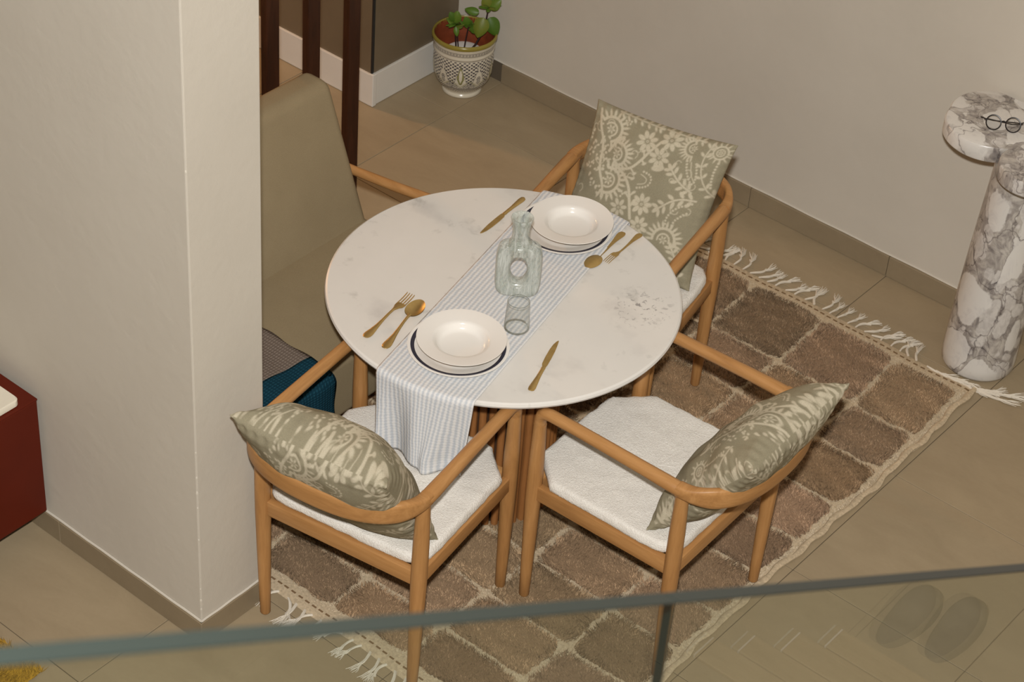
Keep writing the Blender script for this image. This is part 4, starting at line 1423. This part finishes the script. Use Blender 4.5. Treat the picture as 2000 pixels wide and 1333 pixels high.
for ins, z in lv:
    cx, cy = -4.14, 2.684
    for x, y in Pt:
        mb.v.append((x - math.copysign(ins, x - cx), y - math.copysign(ins, y - cy), z))
n = len(Pt)
for i in range(3):
    for j in range(n):
        mb.f.append((i * n + j, i * n + (j + 1) % n, (i + 1) * n + (j + 1) % n, (i + 1) * n + j))
mb.f.append(tuple(range(n))[::-1]); mb.f.append(tuple(3 * n + j for j in range(n)))
tag(mb.build('stone_tray', 'tray_stone'), 'cream stone tray with rounded corner lying on the red cabinet', 'tray')
mrug = thing('mustard_rug', 'mustard yellow shaggy rug corner on the floor at lower left', 'rug', (0, 0, 0))
MB().box(-3.85, -3.47, 1.3, 2.545, 0.001, 0.008, 0.002, 1).build('rug_backing', 'mustard_wool', mrug, False)
pile(22000, (-3.85, -3.465, 2.0, 2.55), lambda x, y: (np.array((0.42, 0.235, 0.025))[None] * RNG.uniform(.55, 1.25, (len(x), 1)), np.ones(len(x))), 0.016, 'pile', mrug, 0.002, warp=False, zb=0.006)

# ------------------------------------------------------------------ glass balustrade of the stair the picture was taken from
GXP, GT = -0.50, 0.0125
JY = 0.862
def top_z(y):
    return 3.957 + (y - 0.348) * (3.193 - 3.957) / (1.485 - 0.348)
for y0, y1, lab in ((-0.70, JY - 0.001, 'clear glass balustrade panel left of the upright joint, green top edge'), (JY + 0.001, 2.10, 'clear glass balustrade panel right of the upright joint, over the tiled floor')):
    t = thing('glass_balustrade', lab, 'glass panel', (GXP, 0, 0), 0, 'stair balustrade panels')
    H = 0.95
    quad = lambda x, d0, d1: [(x, y0, top_z(y0) - d0), (x, y1, top_z(y1) - d0), (x, y1, top_z(y1) - d1), (x, y0, top_z(y0) - d1)]
    e = 0.0015
    for x in (0.0, -GT):
        mb = MB().add(quad(x, e, H), [(0, 1, 2, 3)])
        mb.build('glass_face', 'rail_glass', t, False)
    MB().add([(0, y0, top_z(y0)), (0, y1, top_z(y1)), (-GT, y1, top_z(y1)), (-GT, y0, top_z(y0)),
              (0, y0, top_z(y0) - e), (0, y1, top_z(y1) - e), (-GT, y1, top_z(y1) - e), (-GT, y0, top_z(y0) - e)],
             [(0, 1, 2, 3), (4, 5, 1, 0), (7, 6, 2, 3), (4, 7, 3, 0), (5, 6, 2, 1), (4, 5, 6, 7)]).build('polished_top_edge', 'glass_edge', t, False)
    for yy in (y0, y1):
        s = 1 if yy == y1 else -1
        if s > 0:
            continue
        MB().box(-GT, -0.005, yy - 0.0012 if s > 0 else yy, yy if s > 0 else yy + 0.0012, top_z(yy) - H, top_z(yy) - 0.002).build('polished_side_edge', 'glass_side', t, False)
# raking stringer that carries the panels
sq = []
for x in (GXP - 0.035, GXP + 0.022):
    for y in (-0.9, 2.4):
        sq.append((x, y, top_z(y) - 0.90)); sq.append((x, y, top_z(y) - 1.20))
struct(MB().add(sq, [(0, 2, 3, 1), (4, 5, 7, 6), (0, 4, 6, 2), (1, 3, 7, 5), (0, 1, 5, 4), (2, 6, 7, 3)]).build('trim_2', 'white_paint', smooth=False))

# slippers and loose parquet boards on the floor below the stair (seen mirrored in the glass)
def slipper_mesh():
    def f(u, v):
        a = 2 * math.pi * u
        t = v
        w = 0.060 + 0.005 * math.sin(a)
        x = w * math.copysign(abs(math.cos(a)) ** 0.8, math.cos(a)) * t
        y = 0.148 * math.sin(a) * t
        top = 0.030 + 0.034 * smoothstep(-0.05, 0.08, np.array(y))
        return (x, y, float(top) * math.sqrt(max(0, 1 - t ** 5)))
    return MB().grid(f, 48, 12, True).mesh('slipper', 'slipper_felt', True, 60)
slm2 = slipper_mesh()
for (x, y, a, lab) in ((0.783, 4.428, 0.03, 'grey felt slipper mirrored in the glass, left of the pair'), (0.652, 4.478, -0.03, 'grey felt slipper mirrored in the glass, right of the pair')):
    tag(link('slipper', slm2, None, (x, y, 0.0), (0, 0, a)), lab, 'slipper', 'pair of grey slippers')
for (x1, y0, y1, w) in ((1.160, 3.860, 3.955, 'lowest'), (1.075, 3.960, 4.045, 'second lowest'), (0.985, 4.050, 4.148, 'third lowest'), (0.900, 4.153, 4.246, 'topmost')):
    x0 = x1 - 0.50
    b = thing('parquet_board', 'pale oak parquet board mirrored in the glass near the slippers, %s' % w, 'board', ((x0 + x1) / 2, (y0 + y1) / 2, 0), 0, 'parquet boards below the stair')
    hx, hy = (x1 - x0) / 2, (y1 - y0) / 2
    MB().box(-hx, hx, -hy, hy, 0.0, 0.012, 0.0015, 1).build('plank', 'parquet_wood', b, False)
    MB().box(hx, hx + 0.005, -hy, hy, 0.0, 0.0125).build('pale_end', 'porcelain', b, False)
